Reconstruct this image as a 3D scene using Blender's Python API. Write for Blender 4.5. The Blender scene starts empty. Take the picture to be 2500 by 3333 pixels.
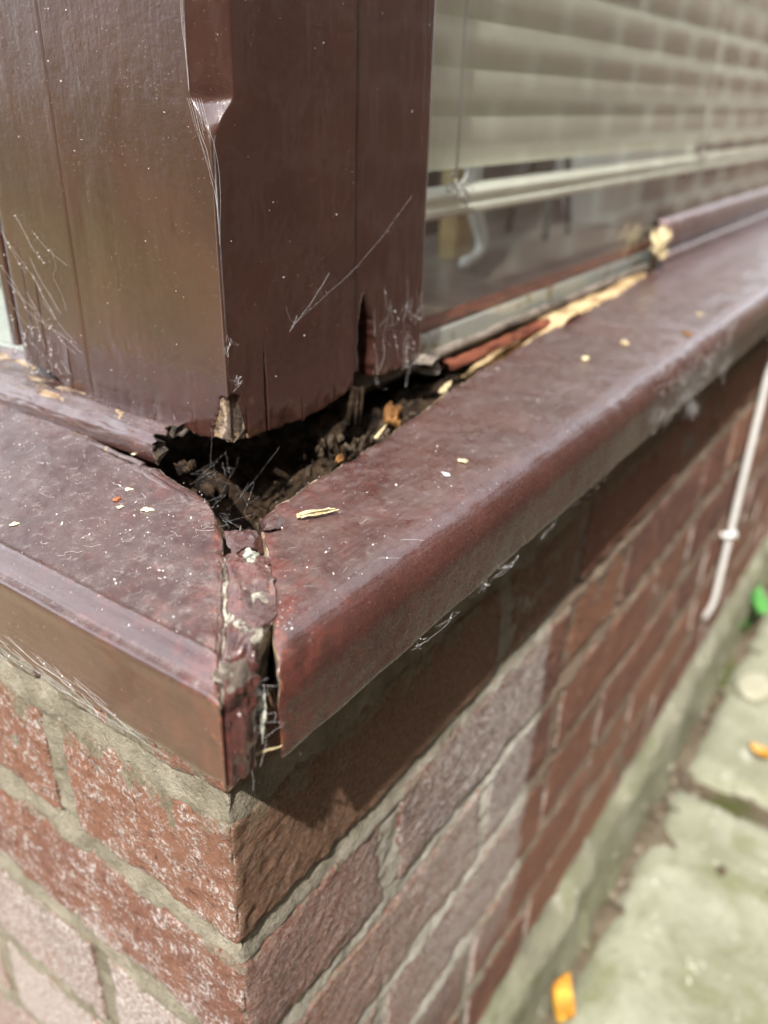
import bpy, math, random
import numpy as np
from mathutils import Vector, Matrix

sc = bpy.context.scene
col = sc.collection
R = math.radians
random.seed(7)

# ------------------------------------------------------------------ camera
CAM = np.array([-0.12328, -0.13794, 0.0])
cam_d = bpy.data.cameras.new('camera')
cam = bpy.data.objects.new('camera', cam_d); col.objects.link(cam)
_az, _pi, _ro = R(34.15), R(-27.07), R(1.58)
_F = Vector((math.cos(_az) * math.cos(_pi), math.sin(_az) * math.cos(_pi), math.sin(_pi)))
_R = Vector((math.sin(_az), -math.cos(_az), 0)); _U = _R.cross(_F)
_R2 = _R * math.cos(_ro) + _U * math.sin(_ro); _U2 = -_R * math.sin(_ro) + _U * math.cos(_ro)
M = Matrix((( _R2.x, _U2.x, -_F.x), (_R2.y, _U2.y, -_F.y), (_R2.z, _U2.z, -_F.z)))
cam.matrix_world = Matrix.Translation(Vector(CAM)) @ M.to_4x4()
cam_d.sensor_fit = 'VERTICAL'; cam_d.sensor_height = 36.0
cam_d.lens = 36.0 * 2649.0 / 3333.0
cam_d.clip_start = 0.01; cam_d.clip_end = 400.0
cam_d.dof.use_dof = True; cam_d.dof.focus_distance = 0.262; cam_d.dof.aperture_fstop = 6.8
sc.camera = cam

# ------------------------------------------------------------------ sky, sun, exposure
SUN = Vector((-0.58, -0.205, 0.82)).normalized()          # direction towards the sun
world = bpy.data.worlds.new('World'); sc.world = world; world.use_nodes = True
wn = world.node_tree.nodes; wl = world.node_tree.links
sky = wn.new('ShaderNodeTexSky'); sky.sky_type = 'NISHITA'; sky.sun_disc = False
sky.sun_elevation = math.asin(SUN.z); sky.sun_rotation = math.atan2(SUN.x, SUN.y)
sky.air_density = 1.0; sky.dust_density = 1.6; sky.ozone_density = 1.0
# broken white cloud spread evenly over the whole dome
tc = wn.new('ShaderNodeTexCoord'); cn = wn.new('ShaderNodeTexNoise'); cn.inputs['Scale'].default_value = 2.6; cn.inputs['Detail'].default_value = 8; cn.inputs['Roughness'].default_value = .58
wl.new(tc.outputs['Generated'], cn.inputs['Vector'])
cr_ = wn.new('ShaderNodeMapRange'); cr_.interpolation_type = 'SMOOTHSTEP'; cr_.inputs[1].default_value = .28; cr_.inputs[2].default_value = .52; wl.new(cn.outputs['Fac'], cr_.inputs[0])
cm = wn.new('ShaderNodeMix'); cm.data_type = 'RGBA'; wl.new(cr_.outputs[0], cm.inputs[0]); wl.new(sky.outputs[0], cm.inputs[6]); cm.inputs[7].default_value = (13.5, 14.0, 15.0, 1)
wl.new(cm.outputs[2], wn['Background'].inputs[0]); wn['Background'].inputs[1].default_value = 0.12
sun_d = bpy.data.lights.new('sun', 'SUN'); sun_d.energy = 5.0; sun_d.angle = R(0.9); sun_d.color = (1.0, 0.95, 0.87)
sun = bpy.data.objects.new('sun', sun_d); col.objects.link(sun)
sun.rotation_euler = (-SUN).to_track_quat('-Z', 'Y').to_euler(); sun.location = (-3, -1, 5)
vs = sc.view_settings; vs.view_transform = 'Standard'; vs.look = 'None'; vs.gamma = 1.0; vs.use_curve_mapping = False
vs.exposure = 0.78
sc.cycles.use_adaptive_sampling = True; sc.cycles.adaptive_threshold = .03
sc.cycles.max_bounces = 6; sc.cycles.transparent_max_bounces = 24
sc.cycles.caustics_reflective = False; sc.cycles.caustics_refractive = False

# ------------------------------------------------------------------ noise
def _hash(i, seed):
    x = (i[..., 0] * 374761393 + i[..., 1] * 668265263 + i[..., 2] * 2147483647 + seed * 1274126177) & 0xffffffff
    x = ((x ^ (x >> 13)) * 1274126177) & 0xffffffff
    x = ((x ^ (x >> 16)) * 2246822519) & 0xffffffff
    return ((x ^ (x >> 15)) & 0xffff) / 32767.5 - 1.0
def vn(P, f, seed=0):
    """smooth value noise in -1..1; f is a number or three"""
    P = np.asarray(P, float) * np.asarray(f, float) + seed * 17.31
    i = np.floor(P).astype(np.int64); t = P - i; t = t * t * t * (t * (t * 6 - 15) + 10)
    r = 0
    for dx in (0, 1):
        for dy in (0, 1):
            for dz in (0, 1):
                w = (t[..., 0] if dx else 1 - t[..., 0]) * (t[..., 1] if dy else 1 - t[..., 1]) * (t[..., 2] if dz else 1 - t[..., 2])
                r = r + w * _hash(i + np.array([dx, dy, dz]), seed)
    return r
def fbm(P, f, seed=0, o=4, g=0.5):
    a, s, r = 1.0, 0.0, 0
    f = np.asarray(f, float)
    for k in range(o):
        r = r + a * vn(P, f * 2 ** k, seed + k); s += a; a *= g
    return r / s
def n1(x, f, seed=0, o=3):
    x = np.asarray(x, float); P = np.stack([x, x * 0 + .37 + seed, x * 0 + .71], -1)
    return fbm(P, (f, 1, 1), seed, o)
def ss(a, b, x):
    t = np.clip((np.asarray(x, float) - a) / (b - a), 0, 1); return t * t * (3 - 2 * t)

# ------------------------------------------------------------------ object helpers
def tag(o, label=None, cat=None, group=None, kind=None):
    for k_, v in (('label', label), ('category', cat), ('group', group), ('kind', kind)):
        if v: o[k_] = v
    return o
def empty(name, loc, label=None, cat=None, group=None, kind=None):
    o = bpy.data.objects.new(name, None); col.objects.link(o); o.location = loc; o.empty_display_size = .02
    return tag(o, label, cat, group, kind)
def mesh_obj(name, V, Fc, mat, parent=None, smooth=True, attrs=None, auto=None):
    me = bpy.data.meshes.new(name)
    me.from_pydata([tuple(v) for v in np.asarray(V, float).reshape(-1, 3)], [], [tuple(f) for f in Fc])
    if smooth:
        me.polygons.foreach_set('use_smooth', [True] * len(me.polygons))
    for k_, a in (attrs or {}).items():
        at = me.attributes.new(k_, 'FLOAT', 'POINT'); at.data.foreach_set('value', np.asarray(a, np.float32).ravel())
    if mat: me.materials.append(mat)
    me.update()
    o = bpy.data.objects.new(name, me); col.objects.link(o)
    if parent is not None:
        o.parent = parent; q_ = parent; off_ = Vector(q_.location)
        if q_.parent is not None: off_ = Vector((0, 0, 0))
        o.matrix_parent_inverse = Matrix.Translation(-off_)
    return o
def gridf(nu, nv, flip=False, base=0):
    a = np.arange(nu * nv).reshape(nu, nv) + base
    q = np.stack([a[:-1, :-1], a[1:, :-1], a[1:, 1:], a[:-1, 1:]], -1).reshape(-1, 4)
    return (q[:, ::-1] if flip else q).tolist()
class MB:
    """collects simple solids into one mesh"""
    def __init__(s): s.v = []; s.f = []
    def add(s, V, Fc):
        b = len(s.v); s.v += [tuple(x) for x in np.asarray(V, float).reshape(-1, 3)]; s.f += [tuple(i + b for i in q) for q in Fc]; return s
    def box(s, x0, x1, y0, y1, z0, z1, bev=0.0):
        b = bev
        if not b:
            V = [(x, y, z) for x in (x0, x1) for y in (y0, y1) for z in (z0, z1)]
            return s.add(V, [(0, 1, 3, 2), (4, 6, 7, 5), (0, 4, 5, 1), (2, 3, 7, 6), (0, 2, 6, 4), (1, 5, 7, 3)])
        V = []
        for x, sx in ((x0, 1), (x1, -1)):
            for y, sy in ((y0, 1), (y1, -1)):
                for z, sz in ((z0, 1), (z1, -1)):
                    V += [(x, y + sy * b, z + sz * b), (x + sx * b, y, z + sz * b), (x + sx * b, y + sy * b, z)]
        import itertools
        def ix(i, j, k_, a): return ((i * 2 + j) * 2 + k_) * 3 + a
        Fc = []
        for i in (0, 1): Fc.append([ix(i, 0, 0, 0), ix(i, 0, 1, 0), ix(i, 1, 1, 0), ix(i, 1, 0, 0)][::1 if not i else -1])
        for j in (0, 1): Fc.append([ix(0, j, 0, 1), ix(1, j, 0, 1), ix(1, j, 1, 1), ix(0, j, 1, 1)][::1 if not j else -1])
        for k_ in (0, 1): Fc.append([ix(0, 0, k_, 2), ix(0, 1, k_, 2), ix(1, 1, k_, 2), ix(1, 0, k_, 2)][::1 if not k_ else -1])
        for i in (0, 1):
            for j in (0, 1): Fc.append([ix(i, j, 0, 0), ix(i, j, 0, 1), ix(i, j, 1, 1), ix(i, j, 1, 0)][::1 if (i + j) % 2 == 0 else -1])
            for k_ in (0, 1): Fc.append([ix(i, 0, k_, 0), ix(i, 1, k_, 0), ix(i, 1, k_, 2), ix(i, 0, k_, 2)][::1 if (i + k_) % 2 == 0 else -1])
        for j in (0, 1):
            for k_ in (0, 1): Fc.append([ix(0, j, k_, 1), ix(1, j, k_, 1), ix(1, j, k_, 2), ix(0, j, k_, 2)][::1 if (j + k_) % 2 else -1])
        for i in (0, 1):
            for j in (0, 1):
                for k_ in (0, 1): Fc.append([ix(i, j, k_, a) for a in (0, 1, 2)][::1 if (i + j + k_) % 2 == 0 else -1])
        return s.add(V, Fc)
    def tube(s, pts, r, n=6, caps=True):
        pts = np.asarray(pts, float); m = len(pts); r = np.broadcast_to(r, (m,))
        T = np.gradient(pts, axis=0) if m > 2 else np.repeat((pts[1:] - pts[:1]), m, 0)
        T /= np.maximum(np.linalg.norm(T, axis=1, keepdims=True), 1e-12)
        a = np.array([0, 0, 1.]) if abs(T[0][2]) < .8 else np.array([1., 0, 0])
        V = []
        for k_ in range(m):
            u = np.cross(T[k_], a); u /= np.linalg.norm(u); w = np.cross(T[k_], u)
            for q in range(n):
                an = 2 * math.pi * q / n; V.append(pts[k_] + r[k_] * (u * math.cos(an) + w * math.sin(an)))
        Fc = [(k_ * n + q, k_ * n + (q + 1) % n, (k_ + 1) * n + (q + 1) % n, (k_ + 1) * n + q) for k_ in range(m - 1) for q in range(n)]
        if caps: Fc += [tuple(range(n))[::-1], tuple(range((m - 1) * n, m * n))]
        return s.add(V, Fc)
    def chip(s, c, size, rng, stretch=(1, 1, 1), rot=None):
        """an irregular crumb or splinter"""
        V = np.array([(-1, -1, -1), (1, -1, -1), (1, 1, -1), (-1, 1, -1), (-1, -1, 1), (1, -1, 1), (1, 1, 1), (-1, 1, 1)], float) * .5
        V = (V + rng.uniform(-.22, .22, V.shape)) * np.asarray(stretch) * size
        if rot is None: rot = rng.uniform(0, 6.28, 3)
        from mathutils import Euler
        Rm = np.array(Euler(tuple(rot)).to_matrix())
        return s.add(V @ Rm.T + np.asarray(c), [(0, 3, 2, 1), (4, 5, 6, 7), (0, 1, 5, 4), (1, 2, 6, 5), (2, 3, 7, 6), (3, 0, 4, 7)])
    def build(s, name, mat, parent=None, smooth=False):
        return mesh_obj(name, s.v, s.f, mat, parent, smooth)
    def mesh(s, name, mat, smooth=False):
        me = bpy.data.meshes.new(name); me.from_pydata(s.v, [], s.f)
        if smooth: me.polygons.foreach_set('use_smooth', [True] * len(me.polygons))
        me.materials.append(mat); return me

# ------------------------------------------------------------------ materials
class NT:
    def __init__(s, name):
        s.m = bpy.data.materials.new(name); s.m.use_nodes = True; s.t = s.m.node_tree; s.n = s.t.nodes
        s.b = s.n['Principled BSDF']; s.geo = s.n.new('ShaderNodeNewGeometry'); s.pos = s.geo.outputs['Position']
    def L(s, a, b): s.t.links.new(a, b)
    def v(s, x, inp):
        if hasattr(x, 'is_output') or isinstance(x, bpy.types.NodeSocket): s.L(x, inp)
        else: inp.default_value = x if not isinstance(x, tuple) or len(x) != 3 or inp.type != 'RGBA' else (*x, 1)
    def math(s, op, a, b=0.0, c=None, clamp=False):
        n = s.n.new('ShaderNodeMath'); n.operation = op; n.use_clamp = clamp
        s.v(a, n.inputs[0]); s.v(b, n.inputs[1])
        if c is not None: s.v(c, n.inputs[2])
        return n.outputs[0]
    def mapping(s, scale, vec=None, loc=(0, 0, 0), rot=(0, 0, 0)):
        n = s.n.new('ShaderNodeMapping'); n.inputs['Scale'].default_value = scale; n.inputs['Location'].default_value = loc; n.inputs['Rotation'].default_value = rot
        s.L(vec or s.pos, n.inputs[0]); return n.outputs[0]
    def noise(s, scale, detail=4, rough=.55, vec=None, dist=0.0):
        n = s.n.new('ShaderNodeTexNoise'); n.inputs['Scale'].default_value = scale; n.inputs['Detail'].default_value = detail
        n.inputs['Roughness'].default_value = rough; n.inputs['Distortion'].default_value = dist
        s.L(vec or s.pos, n.inputs['Vector']); return n.outputs['Fac']
    def voro(s, scale, vec=None, feature='F1', rnd=1.0):
        n = s.n.new('ShaderNodeTexVoronoi'); n.feature = feature; n.inputs['Scale'].default_value = scale; n.inputs['Randomness'].default_value = rnd
        s.L(vec or s.pos, n.inputs['Vector']); return n
    def ramp(s, x, a, b, lo=0.0, hi=1.0):
        n = s.n.new('ShaderNodeMapRange'); n.interpolation_type = 'SMOOTHSTEP'
        s.v(x, n.inputs[0]); s.v(a, n.inputs[1]); s.v(b, n.inputs[2]); s.v(lo, n.inputs[3]); s.v(hi, n.inputs[4]); return n.outputs[0]
    def mix(s, f, a, b):
        n = s.n.new('ShaderNodeMix'); n.data_type = 'RGBA'
        s.v(f, n.inputs[0])
        for x, i in ((a, 6), (b, 7)):
            if isinstance(x, tuple): n.inputs[i].default_value = (*x, 1)
            else: s.L(x, n.inputs[i])
        return n.outputs[2]
    def attr(s, name):
        n = s.n.new('ShaderNodeAttribute'); n.attribute_name = name; return n.outputs['Fac']
    def xyz(s):
        n = s.n.new('ShaderNodeSeparateXYZ'); s.L(s.pos, n.inputs[0]); return n.outputs
    def nrm(s):
        n = s.n.new('ShaderNodeSeparateXYZ'); s.L(s.geo.outputs['Normal'], n.inputs[0]); return n.outputs
    def rand(s):
        n = s.n.new('ShaderNodeObjectInfo'); return n.outputs['Random']
    def bump(s, h, strength, dist, prev=None):
        n = s.n.new('ShaderNodeBump'); n.inputs['Strength'].default_value = strength; n.inputs['Distance'].default_value = dist
        s.L(h, n.inputs['Height'])
        if prev is not None: s.L(prev, n.inputs['Normal'])
        s.L(n.outputs[0], s.b.inputs['Normal']); return n.outputs[0]
    def out(s, color=None, rough=None, spec=None):
        if color is not None: s.v(color, s.b.inputs['Base Color'])
        if rough is not None: s.v(rough, s.b.inputs['Roughness'])
        if spec is not None: s.v(spec, s.b.inputs['Specular IOR Level'])
        return s.m

def paint_mat(name, grain, base=(.042, .018, .0145), dust=1.0, gloss=.27, specks=1.0, red=1.0, streak=1.0, rawc=((.12, .062, .030), (.52, .36, .19), (.42, .33, .25)), coat=.3, spec=.7):
    t = NT(name)
    raw, wear = t.attr('raw'), t.attr('wear')
    n_big = t.noise(28, 5, .6); n_mid = t.noise(150, 5, .65); n_fine = t.noise(700, 4, .6)
    g = t.noise(1.0, 6, .65, t.mapping(grain))
    c = t.mix(t.ramp(n_big, .35, .7), base, tuple(x * 1.35 for x in base))
    c = t.mix(t.math('MULTIPLY', t.ramp(g, .45, .75), .25 * streak), c, (.030, .015, .013))
    # red undercoat rubbed through
    rm = t.math('MULTIPLY', t.ramp(t.math('ADD', t.noise(110, 7, .78, dist=.3), t.math('MULTIPLY', wear, .20)), .58, .80), .50 * red)
    c = t.mix(rm, c, (.150, .038, .026))
    om = t.math('MULTIPLY', t.ramp(t.math('ADD', t.noise(190, 5, .7), t.math('MULTIPLY', wear, .16)), .74, .86), .7 * red)
    c = t.mix(om, c, (.24, .075, .035))
    # settled dust on what faces up, thin elsewhere
    nz = t.nrm()[2]
    up = t.ramp(nz, .80, .992, .05, 1.0)
    dm = t.math('MULTIPLY', t.math('MULTIPLY', t.ramp(t.noise(60, 8, .80, dist=.3), .34, .82), up), .46 * dust, clamp=True)
    dm = t.math('MULTIPLY', dm, t.math('ADD', .8, t.math('MULTIPLY', wear, .8)), clamp=True)
    dm2 = t.math('MULTIPLY', t.math('MULTIPLY', t.ramp(t.noise(260, 5, .7), .50, .78), up), .35 * dust)
    c = t.mix(dm, c, (.27, .235, .22)); c = t.mix(dm2, c, (.40, .36, .34))
    # tiny pale flecks
    v1 = t.voro(520); v2 = t.voro(1150); sep = t.n.new('ShaderNodeSeparateColor'); t.L(v1.outputs['Color'], sep.inputs[0])
    sep2 = t.n.new('ShaderNodeSeparateColor'); t.L(v2.outputs['Color'], sep2.inputs[0])
    f1 = t.math('MULTIPLY', t.ramp(v1.outputs['Distance'], .13, .07), t.math('GREATER_THAN', sep.outputs[0], .955))
    f2 = t.math('MULTIPLY', t.ramp(v2.outputs['Distance'], .20, .10), t.math('GREATER_THAN', sep2.outputs[1], .84))
    fl = t.math('MULTIPLY', t.math('MULTIPLY', t.math('MAXIMUM', f1, t.math('MULTIPLY', f2, .7)), t.ramp(t.noise(70, 4, .6), .36, .62, .15, 1.0)), .70 * specks)
    c = t.mix(fl, c, (.60, .54, .50))
    # bare wood
    wg = t.noise(1.0, 5, .7, t.mapping(tuple(x * 1.8 for x in grain)))
    w = t.mix(t.ramp(wg, .3, .7), rawc[0], rawc[1])
    w = t.mix(t.ramp(n_mid, .42, .66), w, rawc[2])
    rk = t.ramp(t.math('ADD', raw, t.math('MULTIPLY', t.math('SUBTRACT', n_mid, .5), .9)), .45, .60)
    w = t.mix(t.ramp(t.noise(120, 4, .7), .44, .58, .9, 0.0), w, (.060, .036, .024))
    c = t.mix(rk, c, w)
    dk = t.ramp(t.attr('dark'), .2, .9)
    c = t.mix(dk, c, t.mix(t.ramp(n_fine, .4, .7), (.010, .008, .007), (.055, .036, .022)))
    ro = t.math('ADD', t.math('ADD', gloss, t.math('MULTIPLY', t.math('ADD', dm, dm2), .30)), t.math('MULTIPLY', n_fine, .08))
    ro = t.math('MAXIMUM', ro, t.math('MULTIPLY', t.math('MAXIMUM', rk, dk), .85), clamp=True)
    b = t.bump(t.math('ADD', t.math('MULTIPLY', g, .8 * streak), t.math('MULTIPLY', n_mid, .5)), .5, .0009)
    b = t.bump(t.math('ADD', n_fine, t.math('MULTIPLY', fl, 2.0)), .32, .0004, b)
    b = t.bump(t.math('MULTIPLY', t.math('ADD', wg, n_fine), t.math('MAXIMUM', rk, dk)), .9, .0012, b)
    t.L(t.math('MULTIPLY', t.math('SUBTRACT', 1.0, t.math('MAXIMUM', t.math('MAXIMUM', rk, dk), t.math('MULTIPLY', t.math('ADD', dm, dm2), .8, clamp=True))), coat, clamp=True), t.b.inputs['Coat Weight'])
    t.b.inputs['Coat Roughness'].default_value = .10; t.b.inputs['Coat IOR'].default_value = 1.55
    return t.out(c, ro, spec)
M_SILLX = paint_mat('brown_gloss_paint_along_x', (30, 420, 420), (.050, .0175, .0135), gloss=.23, dust=.55)
M_SILLY = paint_mat('brown_gloss_paint_along_y', (420, 30, 420), (.044, .0165, .0135), gloss=.14, dust=.85, coat=1.0, spec=.75)
M_POST = paint_mat('brown_gloss_paint_upright', (420, 420, 22), (.041, .0155, .0110), dust=.30, gloss=.20, red=.15, specks=.8, streak=.5, coat=.85)
M_FILL = paint_mat('wrinkled_paint_on_filler', (260, 260, 260), (.052, .019, .016), dust=1.0, gloss=.20, red=.9, rawc=((.24, .20, .15), (.56, .53, .45), (.40, .37, .30)))

def wood_mat(name, dark, light, grain, rough=.85):
    t = NT(name); g = t.noise(1.0, 6, .7, t.mapping(grain)); n = t.noise(160, 5, .7)
    c = t.mix(t.ramp(g, .3, .7), dark, light); c = t.mix(t.math('MULTIPLY', t.ramp(t.noise(55, 5, .7), .48, .62), .75), c, tuple(x * .45 for x in dark)); c = t.mix(t.math('MULTIPLY', t.ramp(n, .5, .75), .6), c, tuple(x * .35 for x in dark))
    t.bump(t.math('ADD', g, n), .9, .0015); return t.out(c, rough, .2)
M_RAW = wood_mat('bare_splintered_wood', (.42, .27, .13), (.74, .58, .35), (60, 500, 500))
M_RAWZ = wood_mat('bare_wood_end', (.30, .17, .07), (.66, .47, .24), (600, 600, 40))
M_REDWOOD = wood_mat('red_stained_wood', (.10, .030, .018), (.26, .085, .045), (40, 400, 400))
M_STRAW = wood_mat('pale_splinter', (.50, .39, .21), (.80, .69, .45), (300, 300, 300))
M_ORANGE = wood_mat('orange_rot', (.15, .065, .022), (.32, .16, .055), (300, 300, 300))
M_GREYWOOD = wood_mat('grey_weathered_wood', (.10, .085, .07), (.30, .25, .21), (50, 400, 400))
def rot_mat():
    t = NT('dark_rotted_wood'); a = t.noise(90, 7, .75); b_ = t.noise(420, 5, .7)
    c = t.mix(t.ramp(a, .36, .62), (.008, .006, .005), (.060, .038, .023))
    c = t.mix(t.math('MULTIPLY', t.ramp(b_, .55, .72), t.ramp(a, .40, .60)), c, (.19, .14, .09))
    t.bump(t.math('ADD', a, t.math('MULTIPLY', b_, .5)), 1.0, .004); return t.out(c, .95, .1)
M_ROT = rot_mat()
def plain(name, c, rough=.6, n_amt=.25, scale=120, spec=.4, metal=0):
    t = NT(name); n = t.noise(scale, 5, .65)
    cc = t.mix(t.ramp(n, .3, .7), tuple(x * (1 - n_amt) for x in c), tuple(min(1, x * (1 + n_amt)) for x in c))
    t.bump(n, .25, .0008); t.b.inputs['Metallic'].default_value = metal; return t.out(cc, rough, spec)
M_PUTTY = plain('grey_white_putty', (.36, .36, .30), .9, .75, 420)
M_WEB = plain('spider_silk', (.72, .71, .72), .5, .1)
M_PLASTIC = plain('white_plastic', (.72, .72, .70), .45, .06)
M_BLIND = plain('cream_blind_slat', (.90, .90, .80), .45, .03, 40)
M_SPACER = plain('aluminium_spacer', (.55, .60, .60), .40, .25, 90, metal=.35)
M_SEAL = plain('grey_rubber_seal', (.12, .11, .10), .7, .4, 200)
M_BOARD = plain('grey_brown_window_board', (.20, .165, .15), .45, .2, 25)
M_ROOM = plain('room_plaster', (.32, .27, .23), .9, .1, 4)
M_WHITEPOT = plain('white_glazed_china', (.78, .80, .79), .3, .04)
M_YELLOW = plain('yellow_pine', (.42, .30, .13), .6, .2, 60)
M_DARKROD = plain('dark_stand_metal', (.05, .045, .045), .5, .2)
M_CHIPY = plain('pale_yellow_flake', (.62, .60, .40), .8, .2, 400)
M_CHIPO = plain('orange_brown_chip', (.36, .12, .05), .8, .3, 300)
M_CHIPW = plain('pale_blue_white_chip', (.62, .66, .70), .7, .1, 300)
def glass_mat():
    t = NT('window_glass'); t.n.remove(t.b); out = t.n['Material Output']
    tr = t.n.new('ShaderNodeBsdfTransparent'); tr.inputs[0].default_value = (.98, .99, .97, 1)
    gl = t.n.new('ShaderNodeBsdfGlossy'); gl.inputs['Roughness'].default_value = .012; gl.inputs[0].default_value = (1, 1, 1, 1)
    fr = t.n.new('ShaderNodeFresnel'); t.L(t.ramp(t.geo.outputs['Backfacing'], 0.0, 1.0, 1.60, 1 / 1.60), fr.inputs[0])
    df = t.n.new('ShaderNodeBsdfDiffuse'); df.inputs[0].default_value = (.55, .52, .48, 1)
    m1 = t.n.new('ShaderNodeMixShader'); t.L(fr.outputs[0], m1.inputs[0]); t.L(tr.outputs[0], m1.inputs[1]); t.L(gl.outputs[0], m1.inputs[2])
    m2 = t.n.new('ShaderNodeMixShader'); t.L(t.ramp(t.noise(35, 7, .75), .45, .9, .015, .12), m2.inputs[0]); t.L(m1.outputs[0], m2.inputs[1]); t.L(df.outputs[0], m2.inputs[2])
    t.L(m2.outputs[0], out.inputs[0]); return t.m
M_GLASS = glass_mat()

def brick_mat(name, own=True):
    t = NT(name); x = t.xyz(); rnd = t.rand(); nn = t.nrm()
    a = t.noise(30, 6, .65); b_ = t.noise(210, 6, .72); c_ = t.noise(700, 4, .65)
    base = t.mix(rnd, (.19, .090, .068), (.27, .132, .095))
    base = t.mix(t.ramp(t.math('FRACT', t.math('MULTIPLY', rnd, 7.3)), .45, .85), base, (.150, .076, .068))
    base = t.mix(t.ramp(t.math('FRACT', t.math('MULTIPLY', rnd, 13.7)), .60, .90, 0.0, .8), base, (.31, .155, .10))
    gr = t.noise(480, 5, .75); pit = t.noise(260, 3, .6, dist=.4)
    c = t.mix(t.ramp(a, .34, .66), base, t.mix(.6, base, (.34, .165, .105)))
    c = t.mix(t.math('MULTIPLY', t.ramp(gr, .52, .66), .55), c, (.38, .20, .135))
    c = t.mix(t.math('MULTIPLY', t.ramp(b_, .52, .68), .80), c, (.105, .050, .040))
    c = t.mix(t.math('MULTIPLY', t.ramp(pit, .34, .26), .85), c, (.030, .020, .018))
    if own:
        # lime bloom, patchy on both walls; the long wall paler up to an upright edge
        left = t.ramp(nn[0], -.4, -.75); right = t.ramp(nn[1], -.4, -.75)
        n_s = t.noise(1.0, 7, .72, t.mapping((62, 62, 95)))
        lo = t.math('MULTIPLY', t.ramp(t.math('ADD', x[2], t.math('MULTIPLY', t.math('SUBTRACT', t.noise(24, 5, .7), .5), .12)), -.315, -.345), t.math('ADD', .55, t.math('MULTIPLY', t.math('FRACT', t.math('MULTIPLY', rnd, 5.1)), .6)))
        lm = t.math('MULTIPLY', left, t.ramp(t.math('ADD', t.math('ADD', t.math('MULTIPLY', n_s, .95), t.math('MULTIPLY', gr, .16)), t.math('ADD', t.math('MULTIPLY', lo, .20), .0)), .50, .64))
        grain = t.ramp(t.math('ADD', t.math('MULTIPLY', gr, .6), t.math('MULTIPLY', b_, .4)), .44, .60)
        lm = t.math('MULTIPLY', lm, t.math('MAXIMUM', grain, t.math('MULTIPLY', lo, .85)))
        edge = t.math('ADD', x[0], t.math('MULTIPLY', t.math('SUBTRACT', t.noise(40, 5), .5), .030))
        pale_zone = t.math('MULTIPLY', t.math('MULTIPLY', t.ramp(edge, .258, .249), t.ramp(x[2], -.262, -.285)), t.ramp(x[2], -.56, -.44))
        pale_zone = t.math('MULTIPLY', pale_zone, t.ramp(edge, .02, .20, .35, 1.0))
        rm = t.math('MULTIPLY', right, t.math('MAXIMUM', t.math('MULTIPLY', pale_zone, t.ramp(t.math('ADD', t.math('MULTIPLY', n_s, .6), t.math('MULTIPLY', gr, .4)), .36, .54, .18, .95)), t.math('MULTIPLY', t.ramp(n_s, .52, .70), t.math('MULTIPLY', grain, .5))))
        sal_pale = t.math('MULTIPLY', t.math('MAXIMUM', lm, rm), .85, clamp=True)
        c = t.mix(sal_pale, c, t.mix(t.ramp(t.math('ADD', t.math('MULTIPLY', c_, .4), t.math('MULTIPLY', gr, .6)), .42, .58), (.36, .27, .235), (.76, .73, .70)))
        # old brown wash over the top course of the long wall
        wash = t.math('MULTIPLY', t.math('MULTIPLY', right, t.ramp(edge, .297, .287)), t.ramp(x[2], -.272, -.262))
        c = t.mix(t.math('MULTIPLY', wash, t.ramp(b_, .30, .62, .85, .35)), c, t.mix(t.ramp(gr, .4, .6), (.125, .085, .055), (.25, .19, .125)))
        # mortar smeared over the bricks by the top bed
        smz = t.math('ABSOLUTE', t.math('ADD', x[2], .196))
        sm = t.ramp(t.math('ADD', t.noise(75, 6, .65), t.math('MULTIPLY', smz, -9.0)), .34, .42)
        sm = t.math('MULTIPLY', sm, t.math('MAXIMUM', t.math('MULTIPLY', left, t.ramp(x[1], .004, .016)), t.math('MULTIPLY', t.math('MULTIPLY', right, .7), t.ramp(x[0], .004, .02))))
        c = t.mix(sm, c, t.mix(t.ramp(b_, .3, .7), (.17, .145, .095), (.34, .30, .22)))
        fz = t.math('FRACT', t.math('DIVIDE', t.math('ADD', x[2], .199 + 20 * .0685 + .03425), .0685))
        bd = t.math('MULTIPLY', t.math('ABSOLUTE', t.math('SUBTRACT', fz, .5)), .0685)
        jm = t.ramp(t.math('ADD', t.math('MULTIPLY', t.math('SUBTRACT', t.noise(110, 6, .7), .5), .030), t.math('SUBTRACT', .0074, bd)), 0.0, .0022)
        c = t.mix(t.math('MULTIPLY', jm, .8), c, t.mix(t.ramp(b_, .3, .7), (.18, .155, .11), (.34, .31, .24)))
    b = t.bump(t.math('ADD', b_, t.math('MULTIPLY', t.ramp(pit, .40, .25), -.6)), .75, .0034)
    t.bump(t.math('ADD', gr, t.math('MULTIPLY', c_, .5)), 1.0, .0022, b)
    return t.out(c, .93, .15)
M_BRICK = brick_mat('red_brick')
def brick2_mat():
    t = NT('brown_block'); rnd = t.rand(); a = t.noise(9, 6, .65); b_ = t.noise(60, 5, .7)
    c = t.mix(rnd, (.22, .135, .10), (.285, .18, .135)); c = t.mix(t.ramp(a, .4, .7), c, t.mix(.5, c, (.14, .08, .07)))
    t.bump(b_, .5, .004); return t.out(c, .9, .2)
M_BRICK2 = brick2_mat()
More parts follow.
